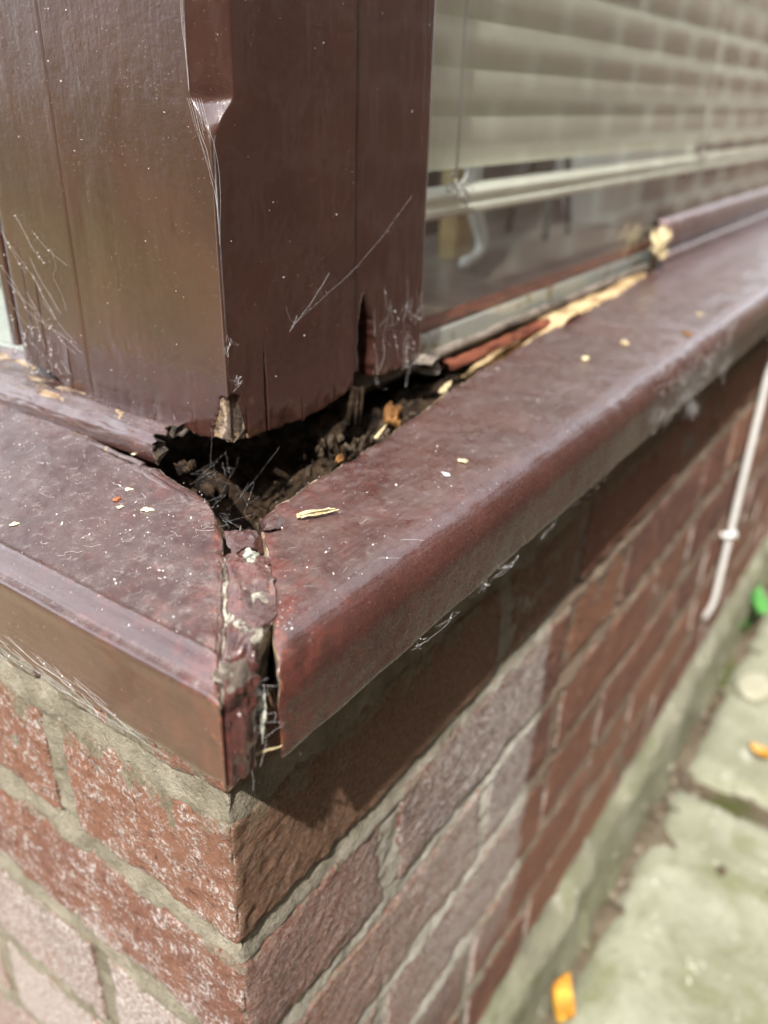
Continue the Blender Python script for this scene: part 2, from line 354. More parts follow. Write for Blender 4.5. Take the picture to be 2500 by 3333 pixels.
def mortar_mat(name, c0, c1, sc_=1.0):
    t = NT(name); a = t.noise(45 * sc_, 6, .65); b_ = t.noise(320 * sc_, 5, .7); d = t.noise(900 * sc_, 3, .6)
    c = t.mix(t.ramp(a, .3, .7), c0, c1); c = t.mix(t.math('MULTIPLY', t.ramp(b_, .55, .75), .6), c, tuple(x * .45 for x in c0))
    c = t.mix(t.math('MULTIPLY', t.ramp(d, .62, .74), .5), c, (.62, .58, .50))
    if sc_ == 1.0:
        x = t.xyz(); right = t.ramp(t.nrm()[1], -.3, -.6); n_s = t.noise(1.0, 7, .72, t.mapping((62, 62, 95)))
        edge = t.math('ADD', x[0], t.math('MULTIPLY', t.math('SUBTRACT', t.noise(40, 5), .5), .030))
        pale_zone = t.math('MULTIPLY', t.math('MULTIPLY', t.ramp(edge, .262, .253), t.ramp(x[2], -.262, -.285)), t.math('MULTIPLY', t.ramp(x[2], -.56, -.44), t.ramp(edge, .02, .20, .3, 1.0)))  # paler mortar on the long wall up to the same upright edge
        c = t.mix(t.math('MULTIPLY', t.math('MULTIPLY', pale_zone, right), t.ramp(n_s, .34, .58, .35, .95)), c, (.60, .57, .51))
        c = t.mix(t.math('MULTIPLY', t.math('MULTIPLY', right, t.ramp(edge, .25, .28)), .45), c, (.20, .105, .075))
    b = t.bump(b_, .8, .003); t.bump(d, .6, .001, b); return t.out(c, .95, .1)
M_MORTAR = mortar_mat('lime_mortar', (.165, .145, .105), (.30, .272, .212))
M_MORTAR2 = mortar_mat('pale_mortar', (.50, .46, .39), (.60, .56, .48), .2)
def concrete_mat(name, c0, c1, moss=1.0):
    t = NT(name); a = t.noise(9, 7, .65); b_ = t.noise(60, 6, .7); d = t.noise(300, 4, .65); m = t.noise(14, 6, .7, dist=.7)
    c = t.mix(t.ramp(a, .32, .7), c0, c1); c = t.mix(t.math('MULTIPLY', t.ramp(b_, .52, .7), .55), c, tuple(x * .6 for x in c0))
    c = t.mix(t.math('MULTIPLY', t.ramp(m, .44, .68), .80 * moss), c, (.155, .165, .085))
    c = t.mix(t.math('MULTIPLY', t.ramp(t.noise(70, 3, .6, dist=1.2), .64, .72), .65), c, (.66, .65, .57))
    c = t.mix(t.math('MULTIPLY', t.ramp(t.noise(16, 5, .6), .60, .72), .6), c, (.60, .59, .53))
    b = t.bump(b_, .6, .006); t.bump(d, .5, .002, b); return t.out(c, .92, .15)
M_SLAB = concrete_mat('mossy_concrete', (.225, .228, .165), (.335, .335, .262))
M_PATIO = concrete_mat('tan_patio_concrete', (.20, .155, .095), (.28, .215, .135), .2)
M_PLINTH = concrete_mat('rough_plinth_render', (.17, .165, .118), (.27, .262, .20), .9)
def soil_mat():
    t = NT('soil_and_moss'); a = t.noise(26, 7, .7); b_ = t.noise(140, 5, .7)
    c = t.mix(t.ramp(a, .35, .6), (.10, .072, .048), (.21, .17, .12)); c = t.mix(t.ramp(t.noise(9, 5, .6), .54, .66), c, (.10, .115, .035))
    c = t.mix(t.math('MULTIPLY', t.ramp(b_, .60, .72), .6), c, (.42, .36, .28)); t.bump(t.math('ADD', a, b_), 1.0, .012); return t.out(c, .95, .1)
M_SOIL = soil_mat()
def lawn_mat():
    t = NT('garden_ground'); a = t.noise(2.2, 7, .7); b_ = t.noise(30, 5, .7)
    c = t.mix(t.ramp(a, .35, .65), (.14, .145, .05), (.27, .24, .12)); c = t.mix(t.math('MULTIPLY', t.ramp(b_, .5, .7), .5), c, (.05, .06, .02))
    t.bump(b_, 1.0, .03); return t.out(c, .95, .1)
M_LAWN = lawn_mat()
def leaf_mat(name, c0, c1):
    t = NT(name); n = t.noise(90, 4, .6); t.b.inputs['Subsurface Weight'].default_value = 0.0
    return t.out(t.mix(t.math('MULTIPLY', t.ramp(t.noise(55, 4, .6), .55, .68), .7), t.mix(t.ramp(n, .35, .65), c0, c1), tuple(x * .35 for x in c0)), .5, .4)
M_YLEAF = leaf_mat('yellow_leaf', (.44, .19, .025), (.60, .35, .05)); M_GLEAF = leaf_mat('green_leaf', (.055, .20, .045), (.10, .32, .07))

M_HEDGE = leaf_mat('added_hedge_leaf', (.030, .055, .016), (.055, .085, .025))
def back_leaf():
    t = NT('added_far_leaf'); n = t.noise(1.2, 4, .6); c = t.mix(t.ramp(n, .35, .65), (.10, .105, .025), (.22, .19, .05))
    tr = t.n.new('ShaderNodeBsdfTranslucent'); t.L(c, tr.inputs[0]); t.L(c, t.b.inputs['Base Color']); t.b.inputs['Roughness'].default_value = .6
    m = t.n.new('ShaderNodeMixShader'); m.inputs[0].default_value = .5; t.L(t.b.outputs[0], m.inputs[1]); t.L(tr.outputs[0], m.inputs[2]); t.L(m.outputs[0], t.n['Material Output'].inputs[0]); return t.m
M_BACKLEAF = back_leaf()
GZ = -0.70                                             # top of the paving
# ================================================================== the setting
def flat_sheet(name, x0, x1, y0, y1, z, mat, nx=2, ny=2, amp=0, f=3, seed=0, parent=None):
    X, Yy = np.meshgrid(np.linspace(x0, x1, nx), np.linspace(y0, y1, ny), indexing='ij')
    P = np.stack([X, Yy, X * 0 + z], -1)
    if amp: P[..., 2] += amp * fbm(P, f, seed)
    return mesh_obj(name, P, gridf(nx, ny), mat, parent)
tag(flat_sheet('ground', -150, 150, -150, 150, GZ - .075, M_LAWN), kind='structure')
soil = flat_sheet('soil_strip', -.6, 3.2, -.75, .02, GZ - .008, M_SOIL, 420, 90, .016, 38, 3); tag(soil, kind='structure')
path = empty('path', (0, -.3, GZ), kind='structure')
def slab(x0, x1, y0, y1, seed, mat=M_SLAB):
    nx, ny = 60, 50
    u = np.linspace(-1, 1, nx); v = np.linspace(-1, 1, ny)
    Uu, Vv = np.meshgrid(u, v, indexing='ij')
    cx_, cy_, hx, hy = (x0 + x1) / 2, (y0 + y1) / 2, (x1 - x0) / 2, (y1 - y0) / 2
    top = np.stack([cx_ + Uu * hx, cy_ + Vv * hy, Uu * 0], -1)
    e = np.minimum((1 - abs(Uu)) * hx, (1 - abs(Vv)) * hy)
    jag = fbm(top, 22, seed, 4)
    k_ = np.exp(-e / .02)
    d = np.stack([np.sign(Uu) * k_ * (abs(Uu) > .85), np.sign(Vv) * k_ * (abs(Vv) > .85)], -1)
    P = top.copy(); P[..., :2] += d * (jag * .011)[..., None]
    P[..., 2] = GZ + fbm(top, 14, seed + 5) * .003 - .016 * np.exp(-(e / .007) ** 1.2) * (1 + .6 * jag)
    V = P.reshape(-1, 3).tolist(); Fc = gridf(nx, ny)
    ring = [(i, 0) for i in range(nx)] + [(nx - 1, j) for j in range(1, ny)] + [(i, ny - 1) for i in range(nx - 2, -1, -1)] + [(0, j) for j in range(ny - 2, 0, -1)]
    b = len(V); ids = [i * ny + j for i, j in ring]
    V += [(V[q][0], V[q][1], GZ - .06) for q in ids]; n = len(ids)
    Fc += [(ids[q], b + q, b + (q + 1) % n, ids[(q + 1) % n]) for q in range(n)]
    return mesh_obj('paving_slab', V, Fc, mat, path)
for i, (x0, x1, y0, y1) in enumerate([(.02, .658, -.62, -.026), (.682, 1.30, -.62, -.028), (1.33, 1.95, -.62, -.03), (1.98, 2.6, -.62, -.03), (-.62, -.01, -.62, -.035),
                                      (-.62, -.045, -.01, .60), (-.62, -.045, .63, 1.24), *[(-.62 - .63 * (i_ + 1) + .03, -.62 - .63 * i_, -.62 + .63 * j_, .01 + .63 * j_ - .03) for i_ in range(3) for j_ in range(4)]]):
    slab(x0, x1, y0, y1, 11 + i, M_PATIO if x1 < -.04 and i > 4 else M_SLAB)

# ------------------------------------------------------------------ the brick wall under the bay
wall = empty('brick_wall', (0, 0, GZ), 'red brick corner wall with lime bloom below the brown sills', 'wall', kind='thing')
J, BS, BH, PITCH, BED0 = .010, .188, .0885, .0685, -.199
def axis_samples(L, res):
    e = [0, .0005, .0012, .0022, .0035]
    n = max(2, int(round((L - .01) / res)))
    return np.unique(np.round(np.concatenate([e, np.linspace(.0045, L - .0045, n), [L - x for x in e]]), 6))
def brick_geo(dx, dy, dz, res, seed, off=(0, 0, 0), amp=1.0, rad=.0024):
    A = [axis_samples(dx, res), axis_samples(dy, res), axis_samples(dz, res)]
    D = np.array([dx, dy, dz]); V = []; Fc = []; base = 0
    for ax in range(3):
        o1, o2 = [a for a in range(3) if a != ax]
        for side in (0, 1):
            U_, W_ = np.meshgrid(A[o1], A[o2], indexing='ij')
            P = np.zeros(U_.shape + (3,)); P[..., o1] = U_; P[..., o2] = W_; P[..., ax] = D[ax] * side
            Q = P + np.asarray(off)
            rr = rad * (1 + .5 * fbm(Q, 60, seed))[..., None]
            inner = np.clip(P, rr, D - rr); d = P - inner
            ln = np.linalg.norm(d, axis=-1, keepdims=True); nrm_ = d / np.maximum(ln, 1e-9)
            h = fbm(Q, 34, seed, 2) * .0007 + fbm(Q, 290, seed + 3, 4) * .0010
            pit = np.clip(vn(Q, 120, seed + 9) - .55, 0, 1) * -.0028
            edge = np.exp(-np.minimum.reduce([np.minimum(P[..., a], D[a] - P[..., a]) + (99 if a == ax else 0) for a in range(3)]) / .004)
            h = (h + pit) - edge * np.clip(fbm(Q, 55, seed + 4) + .1, 0, 1) * .0075
            V.append((inner + nrm_ * (rr + (h * amp)[..., None])).reshape(-1, 3))
            n0, n1_ = U_.shape
            fl = (side == 0) ^ (ax == 1)
            Fc += gridf(n0, n1_, fl, base); base += n0 * n1_
    return np.concatenate(V), Fc
_variants = {}
def put_brick(x, y, z, dx, dy, dz, res, seed):
    if res < .002:
        V, Fc = brick_geo(dx, dy, dz, res, seed, (x, y, z), .7)
        me = bpy.data.meshes.new('brick'); me.from_pydata(V.tolist(), [], Fc)
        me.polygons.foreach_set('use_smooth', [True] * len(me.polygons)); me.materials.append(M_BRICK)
    else:
        key = (round(dx, 3), round(dy, 3), round(dz, 3), res, seed % 4)
        if key not in _variants:
            V, Fc = brick_geo(dx, dy, dz, res, 40 + seed % 4)
            me = bpy.data.meshes.new('brick'); me.from_pydata(V.tolist(), [], Fc)
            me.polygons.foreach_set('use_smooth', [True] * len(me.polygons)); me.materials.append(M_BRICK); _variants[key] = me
        me = _variants[key]
    o = bpy.data.objects.new('brick', me); col.objects.link(o); o.parent = wall
    o.location = (x, y, z - GZ); return o
rng = np.random.default_rng(5)
patt = {0: 'SH', 1: 'SH', 2: 'HS', 3: 'SH', 4: 'HS', 5: 'SS', 6: 'SH'}
sd = 0
for n in range(7):
    zt = (BED0 - J / 2 - PITCH * (n - 1)) if n else -.1635
    zb = BED0 + J / 2 - PITCH * n
    dz = zt - zb
    p = patt[n]
    # long wall
    x = 0.0; i = 0
    while x < 2.3:
        k_ = p[i % 2] if n != 5 else ('S', 'S', 'H')[i % 3]
        L = BS if k_ == 'S' else BH
        near = x < .30 and n < 5
        jx = 0 if i == 0 else rng.uniform(-.0012, .0012)
        depth = BH if k_ == 'S' else BS
        if i == 0: L, depth = (BS, BH) if p[0] == 'S' else (BH, BS)
        put_brick(x + (jx if i else 0), (0 if i == 0 else rng.uniform(-.0012, .0012)), zb, L + (rng.uniform(-.0015, .0015) if i and near else 0), min(depth, .0885) if i else depth, dz, .0013 if (x < .2 and n < 4) else (.0019 if near else .006), sd)
        sd += 1; x += L + J; i += 1
    # end wall: starts after the corner brick, which shows its other face here
    y = (BH if p[0] == 'S' else BS) + J; i = 0
    seq = 'SH' if p[0] == 'S' else 'HS'
    while y < 1.25:
        L = BS if seq[i % 2] == 'S' else BH
        near = y < .2
        put_brick(rng.uniform(-.0012, .0012), y + rng.uniform(-.001, .001), zb, BH, L, dz, .0016 if near else .006, sd)
        sd += 1; y += L + J; i += 1
# mortar: one recessed skin round the corner
def mortar_skin():
    q = np.concatenate([-np.arange(1.28, .42, -.012), -np.arange(.42, .004, -.0022), [-.0025, -.001, 0, .001, .0025], np.arange(.005, .45, .0022), np.arange(.45, 2.36, .012)])
    zs = np.concatenate([np.arange(-.625, -.163, .0023), [-.1632]])
    Q, Z = np.meshgrid(q, zs, indexing='ij')
    rec = .0019
    X = np.where(Q > 0, Q + rec, rec); Yy = np.where(Q > 0, rec, rec - Q)
    P = np.stack([X, Yy, Z], -1)
    h = fbm(P, 45, 2, 3) * .0020 + fbm(P, 240, 6, 3) * .0012
    fr = ((BED0 + .0015 * fbm(P, 30, 4, 2) - Z) / PITCH) % 1.0                     # struck joint: slopes in towards its top edge
    fr = np.where(fr > .5, fr - 1, fr) * PITCH
    h = h + np.where(abs(fr) < .008, fr * .18, 0)
    P[..., 0] += np.where(Q <= 0, -h, 0); P[..., 1] += np.where(Q > 0, -h, 0)
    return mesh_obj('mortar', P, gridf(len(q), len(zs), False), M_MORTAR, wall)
mortar_skin()
MB().box(.012, 2.36, .012, .115, -.76, -.166).box(.012, .115, .115, 1.28, -.76, -.166).build('wall_core', M_MORTAR, wall)
def plinth():
    q = np.concatenate([-np.arange(1.28, .02, -.02), [-.012, -.005, 0, .005, .012], np.arange(.02, 2.36, .008)])
    t = np.linspace(0, 1, 26)
    Q, T = np.meshgrid(q, t, indexing='ij')
    out = -.003 + .016 * ss(0, .22, T) + .010 * T ** 2 + .007 * ss(.9, 1, T)
    Z = -.606 - .12 * T
    X = np.where(Q > 0, Q - out, -out); Yy = np.where(Q > 0, -out, -Q - out)
    P = np.stack([X, Yy, Z], -1)
    h = fbm(P, 26, 21, 4) * .006 + fbm(P, 110, 25, 3) * .0025
    P[..., 0] += np.where(Q <= 0, -h, 0); P[..., 1] += np.where(Q > 0, -h, 0); P[..., 2] += fbm(P, 20, 27) * .006 * (1 - T)
    return mesh_obj('plinth', P, gridf(len(q), len(t), True), M_PLINTH, wall)
plinth()
# the rest of the house shell (frame head, roof, far piers, room)
MB().box(.06, .16, 1.28, 2.4, -.76, .95).build('end_pier', M_BRICK, wall)
MB().box(2.36, 2.7, .012, .16, -.76, .95).build('front_pier', M_BRICK, wall)
MB().box(.01, 2.7, .01, 2.4, .97, 1.03).build('roof', M_GREYWOOD, wall)
room = empty('room', (1.2, 1.2, -.6), kind='structure')
MB().box(.12, 2.7, .12, 2.4, -.66, -.60).build('room_floor', M_BOARD, room)
MB().box(.16, 2.7, 2.3, 2.4, -.60, .96).build('room_wall', M_ROOM, room)
MB().box(2.6, 2.7, .165, 2.3, -.60, .96).build('room_wall', M_ROOM, room)
MB().box(.166, 2.6, .118, .140, -.60, -.162).build('room_wall', M_ROOM, room)
MB().box(.118, .140, .141, 1.28, -.60, -.162).build('room_wall', M_ROOM, room)

# ------------------------------------------------------------------ the block wall across the passage
nb = empty('block_wall', (2.5, -.72, GZ), 'brown block wall across the narrow passage, mirrored in the window glass', 'wall', kind='thing')
YW, bl, bh, bj = -.72, .302, .095, .020
meb = [MB().box(0, w, 0, .10, 0, bh, .004).mesh('block', M_BRICK2) for w in (bl, bl / 2 - .034)]
rng = np.random.default_rng(8)
NR, X0, X1, bp = 15, -1.7, 6.3, .068
far = MB()
for r_ in range(NR):
    x = X0; z = GZ + .03 + r_ * (bh + bj); first = r_ % 2
    while x < X1:
        half = first; first = 0; w = bl / 2 - .034 if half else bl; dy = rng.uniform(-.003, .003)
        if x > .7 and z < .80:
            o = bpy.data.objects.new('block', meb[1 if half else 0]); col.objects.link(o); o.parent = nb
            o.location = (x - 2.5, YW - .10 + dy + .72, z - GZ)
        else: far.box(x, x + w, YW - .10 + dy, YW + dy, z, z + bh, .004)
        x += w + bp
far.build('other_blocks', M_BRICK2, nb)['kind'] = 'stuff'
MB().box(X0 + .005, X1, YW - .095, YW - .0035, GZ - .07, GZ + .03 + NR * (bh + bj) - .004).build('mortar', M_MORTAR2, nb)
for i in range(13):
    MB().box(X0 - .02 + i * .61, X0 - .02 + i * .61 + .60, YW - .13, YW + .03, GZ + .03 + NR * (bh + bj), GZ + .09 + NR * (bh + bj), .006).build('coping_stone', M_PLINTH, nb)

# unseen foliage added behind the camera to block low light on the right-hand faces
added_hedge = empty('added_hedge', (-1.5, -.45, GZ), 'dark clipped foliage added out of view to block low light', 'added_hedge')
g_ = np.random.default_rng(4); NL = 9000
c_ = np.stack([g_.uniform(-1.9, -.85, NL), g_.uniform(-.72, -.26, NL), g_.uniform(GZ + .02, .60, NL)], -1)
c_ += g_.normal(0, .03, c_.shape); t_ = g_.normal(0, 1, (NL, 3)); t_ /= np.linalg.norm(t_, axis=1, keepdims=True)
u_ = np.cross(t_, g_.normal(0, 1, (NL, 3))); u_ /= np.linalg.norm(u_, axis=1, keepdims=True); s_ = g_.uniform(.018, .034, (NL, 1))
V = np.stack([c_ - t_ * s_, c_ + u_ * s_ * .45, c_ + t_ * s_, c_ - u_ * s_ * .45], 1).reshape(-1, 3)
mesh_obj('foliage', V, np.arange(NL * 4).reshape(-1, 4).tolist(), M_HEDGE, added_hedge, False)
for x_, y_ in ((-1.6, -.5), (-1.3, -.4), (-1.05, -.55)):
    MB().tube([(x_, y_, GZ - .08), (x_ + .02, y_ + .01, -.2), (x_ + .05, y_ - .02, .5)], [.022, .016, .008], 8).build('trunk', M_GREYWOOD, added_hedge, True)

def leafy(name, label, cat, x0, x1, y0, y1, z1, NL, size, seed, trunks):
    h = empty(name, ((x0 + x1) / 2, (y0 + y1) / 2, GZ), label, cat); g_ = np.random.default_rng(seed)
    c_ = np.stack([g_.uniform(x0, x1, NL), g_.uniform(y0, y1, NL), g_.uniform(GZ, z1, NL)], -1)
    c_[:, 2] -= (z1 - GZ) * .18 * (.5 + .5 * vn(c_ * np.array([0, 1, 0]), 1.6, seed)) * (c_[:, 2] - GZ) / (z1 - GZ)
    c_ += g_.normal(0, .05, c_.shape); t_ = g_.normal(0, 1, (NL, 3)); t_ /= np.linalg.norm(t_, axis=1, keepdims=True)
    u_ = np.cross(t_, g_.normal(0, 1, (NL, 3))); u_ /= np.linalg.norm(u_, axis=1, keepdims=True); s_ = g_.uniform(.6, 1.2, (NL, 1)) * size
    V = np.stack([c_ - t_ * s_, c_ + u_ * s_ * .5, c_ + t_ * s_, c_ - u_ * s_ * .5], 1).reshape(-1, 3)
    mesh_obj('foliage', V, np.arange(NL * 4).reshape(-1, 4).tolist(), M_BACKLEAF, h, False)
    for q in range(trunks):
        x_ = (x0 + x1) / 2; y_ = y0 + (q + .5) * (y1 - y0) / trunks
        MB().tube([(x_, y_, GZ - .1), (x_ + .03, y_ + .02, 0), (x_ + .05, y_ - .03, z1 * .7)], [.05, .04, .015], 8).build('trunk', M_GREYWOOD, h, True)
leafy('added_far_hedge', 'tall yellow green foliage added out of view to block low sky from reflections', 'added_hedge', -5.2, -4.4, -1.0, 9.0, 1.7, 16000, .060, 14, 6)  # unseen foliage, added to keep low sky out of the post's reflection

# ================================================================== the sills
XF, YF, ZT, SL, ZB = -.0175, -.0245, -.1280, .10, -.161
def sill_board(root, mat, F, ends, inner, length, rad, seed, swap, lip=0.0, jag=1.0):
    eb, ea = map(np.array, zip(*ends)); ib, ia = np.array([p[1] for p in inner]), np.array([p[0] for p in inner])
    d = np.concatenate([np.arange(0, .17, .00075), np.arange(.17, .45, .002), np.arange(.45, 1.0, .008), np.linspace(1.0, length, 25)])
    a_in = ia[0] + d
    b_in = np.interp(a_in, ia, ib) + (n1(a_in, 160, seed) * .0010 + n1(a_in, 620, seed + 2) * .0006) * jag * ss(length, .9, d)
    TL = 74
    prof = []                                          # rows: (kind, value)
    for t in np.linspace(0, 1, 6): prof.append(('bot', t))
    for t in np.linspace(.15, 1, 5): prof.append(('low', t))
    for t in np.linspace(.07, 1, 16): prof.append(('face', t))
    for t in np.linspace(.08, 1, 14): prof.append(('arc', t))
    for t in 1 - (1 - np.linspace(1 / TL, 1, TL)) ** 1.35: prof.append(('top', t))
    for t in np.linspace(.12, 1, 12): prof.append(('brk', t))
    nu, nv = len(d), len(prof)
    Bc = np.zeros((nu, nv)); Z = np.zeros((nu, nv)); kind = []
    th1 = math.pi / 2 - math.atan(SL); zc = ZT + SL * rad * (1 - math.cos(th1)) - rad * math.sin(th1)
    r2 = .0022
    for j, (k_, t) in enumerate(prof):
        kind.append(k_)
        if k_ == 'bot': Bc[:, j] = F + .055 + t * (r2 - .055); Z[:, j] = ZB
        elif k_ == 'low': an = t * math.pi / 2; Bc[:, j] = F + r2 - r2 * math.sin(an); Z[:, j] = ZB + r2 - r2 * math.cos(an)
        elif k_ == 'face': Bc[:, j] = F; Z[:, j] = ZB + r2 + t * (zc - ZB - r2)
        elif k_ == 'arc':
            an = t * th1; Bc[:, j] = F + rad - rad * math.cos(an); Z[:, j] = zc + rad * math.sin(an)
            if lip: Z[:, j] += lip * math.sin(2.6 * math.pi * t) * (1 - .3 * t); Bc[:, j] -= lip * .5 * math.sin(2 * math.pi * t)
        elif k_ == 'top':
            b0 = F + rad * (1 - math.cos(th1)); Bc[:, j] = b0 + t * (b_in - b0); Z[:, j] = ZT + SL * (Bc[:, j] - F)
        else:
            zt_ = ZT + SL * (b_in - F)
            Bc[:, j] = b_in + .0006 * np.sin(t * 5) - .003 * t; Z[:, j] = zt_ - .001 - t * (zt_ + .151)
    aend = np.interp(Bc, eb, ea)
    A_ = aend + d[:, None] + ((n1(Bc, 240, seed + 7) + .8 * n1(Bc + Z * .7, 90, seed + 9)) * .0014 * jag) * np.exp(-d / .004)[:, None]
    Zc = Z.copy(); kk = np.array(kind)
    P = np.stack([A_, Bc, Z], -1)
    dist_in = np.where(kk[None, :] == 'top', b_in[:, None] - Bc, np.where(kk[None, :] == 'brk', 0, .2))
    dist_end = np.repeat(d[:, None], nv, 1)
    e = np.minimum(dist_in, dist_end * 1.2)
    dec = ss(1.2, .5, d)[:, None]
    und = fbm(P, 55, seed, 3) * .00045 + fbm(P, 260, seed + 4, 3) * .00016
    rag = fbm(P, 130, seed + 8, 4) * .0013 * np.exp(-e / .006) - .0009 * np.exp(-e / .0012)
    if lip: und = und * np.where(np.isin(kk, ['arc', 'face'])[None, :], .25, 1)
    hz = (und + rag) * dec
    top = np.isin(kk, ['top', 'arc'])[None, :]
    P[..., 2] += np.where(top | (kk == 'brk')[None, :], hz, 0)
    P[..., 1] += np.where(np.isin(kk, ['face', 'arc', 'low'])[None, :], -(und * .8 + .0004 * fbm(P, 22, seed + 3, 2)) * dec, 0)
    P[..., 1] += np.where((kk == 'brk')[None, :], (fbm(P, (90, 400, 500), seed + 11, 4) * .0028) * dec, 0)
    P[..., 2] += np.where(np.isin(kk, ['bot', 'low'])[None, :], fbm(P, 120, seed + 15, 3) * .0007 * dec, 0)
    raw = np.clip(1.05 - e / (.0006 + .0020 * np.clip(fbm(P, 45, seed + 5, 3) + .25, 0, 1)), 0, 1)
    raw = np.where((kk == 'brk')[None, :], 1, raw) * np.where(np.isin(kk, ['face', 'low', 'bot'])[None, :], .30, 1)
    wear = np.exp(-dist_end / .035) * .8 + .5 * np.exp(-e / .007) + .35 * np.exp(-abs(Bc - F - rad) / .006) * (fbm(P, 16, seed + 6, 2) > .1)
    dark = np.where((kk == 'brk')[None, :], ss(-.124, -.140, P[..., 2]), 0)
    # cap on the cut end: shrink to the profile's middle
    capP = P[0:1].copy(); mid = np.stack([np.interp(np.full(nv, F + .02), eb, ea) * 0 + np.interp(np.clip(capP[0, :, 1], F + .004, ib[0] - .004), eb, ea) + .0006, np.clip(capP[0, :, 1], F + .004, ib[0] - .004), np.full(nv, (ZT + ZB) / 2)], -1)[None]
    P = np.concatenate([mid, P]); one = np.ones((1, nv))
    raw = np.concatenate([one, raw]); wear = np.concatenate([one, wear]); dark = np.concatenate([one * .9, dark])
    if swap: P = P[..., [1, 0, 2]]
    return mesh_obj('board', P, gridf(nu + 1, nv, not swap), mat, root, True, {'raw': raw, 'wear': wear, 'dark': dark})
sill_r = empty('window_sill', (.3, 0, ZB), 'long dusty brown painted sill running under the window beside the passage', 'window sill', 'rotting window sills', 'thing')
sill_l = empty('window_sill', (0, .2, ZB), 'shorter glossy brown sill on the sunny end wall, rounded edge gleaming', 'window sill', 'rotting window sills', 'thing')
endR = [(-.03, -.004), (-.0245, -.0025), (-.0232, .0005), (-.0099, .0122), (.0036, .0262), (.0139, .0366), (.0208, .0418), (.0283, .0537), (.08, .0537)]
innR = [(.0537, .0283), (.0698, .0300), (.0876, .0319), (.1069, .0316), (.1369, .0350), (.1886, .0418), (.238, .0470), (.3015, .0516), (.4186, .0563), (.546, .0655), (.58, .0695), (3, .0695)]
sill_board(sill_r, M_SILLX, YF, endR, innR, 2.35, .0150, 100, False)
endL = [(-.03, -.0206), (-.0175, -.0196), (-.0115, -.0137), (.0033, 0.0), (.0176, .0129), (.0314, .0274), (.0384, .0364), (.0452, .0474), (.08, .0474)]
innL = [(.0474, .0452), (.06, .0480), (.0798, .0517), (.1033, .0530), (.1443, .0570), (.2, .058), (2, .058)]
sill_board(sill_l, M_SILLY, XF, endL, innL, 1.22, .0095, 130, True, lip=.0016)

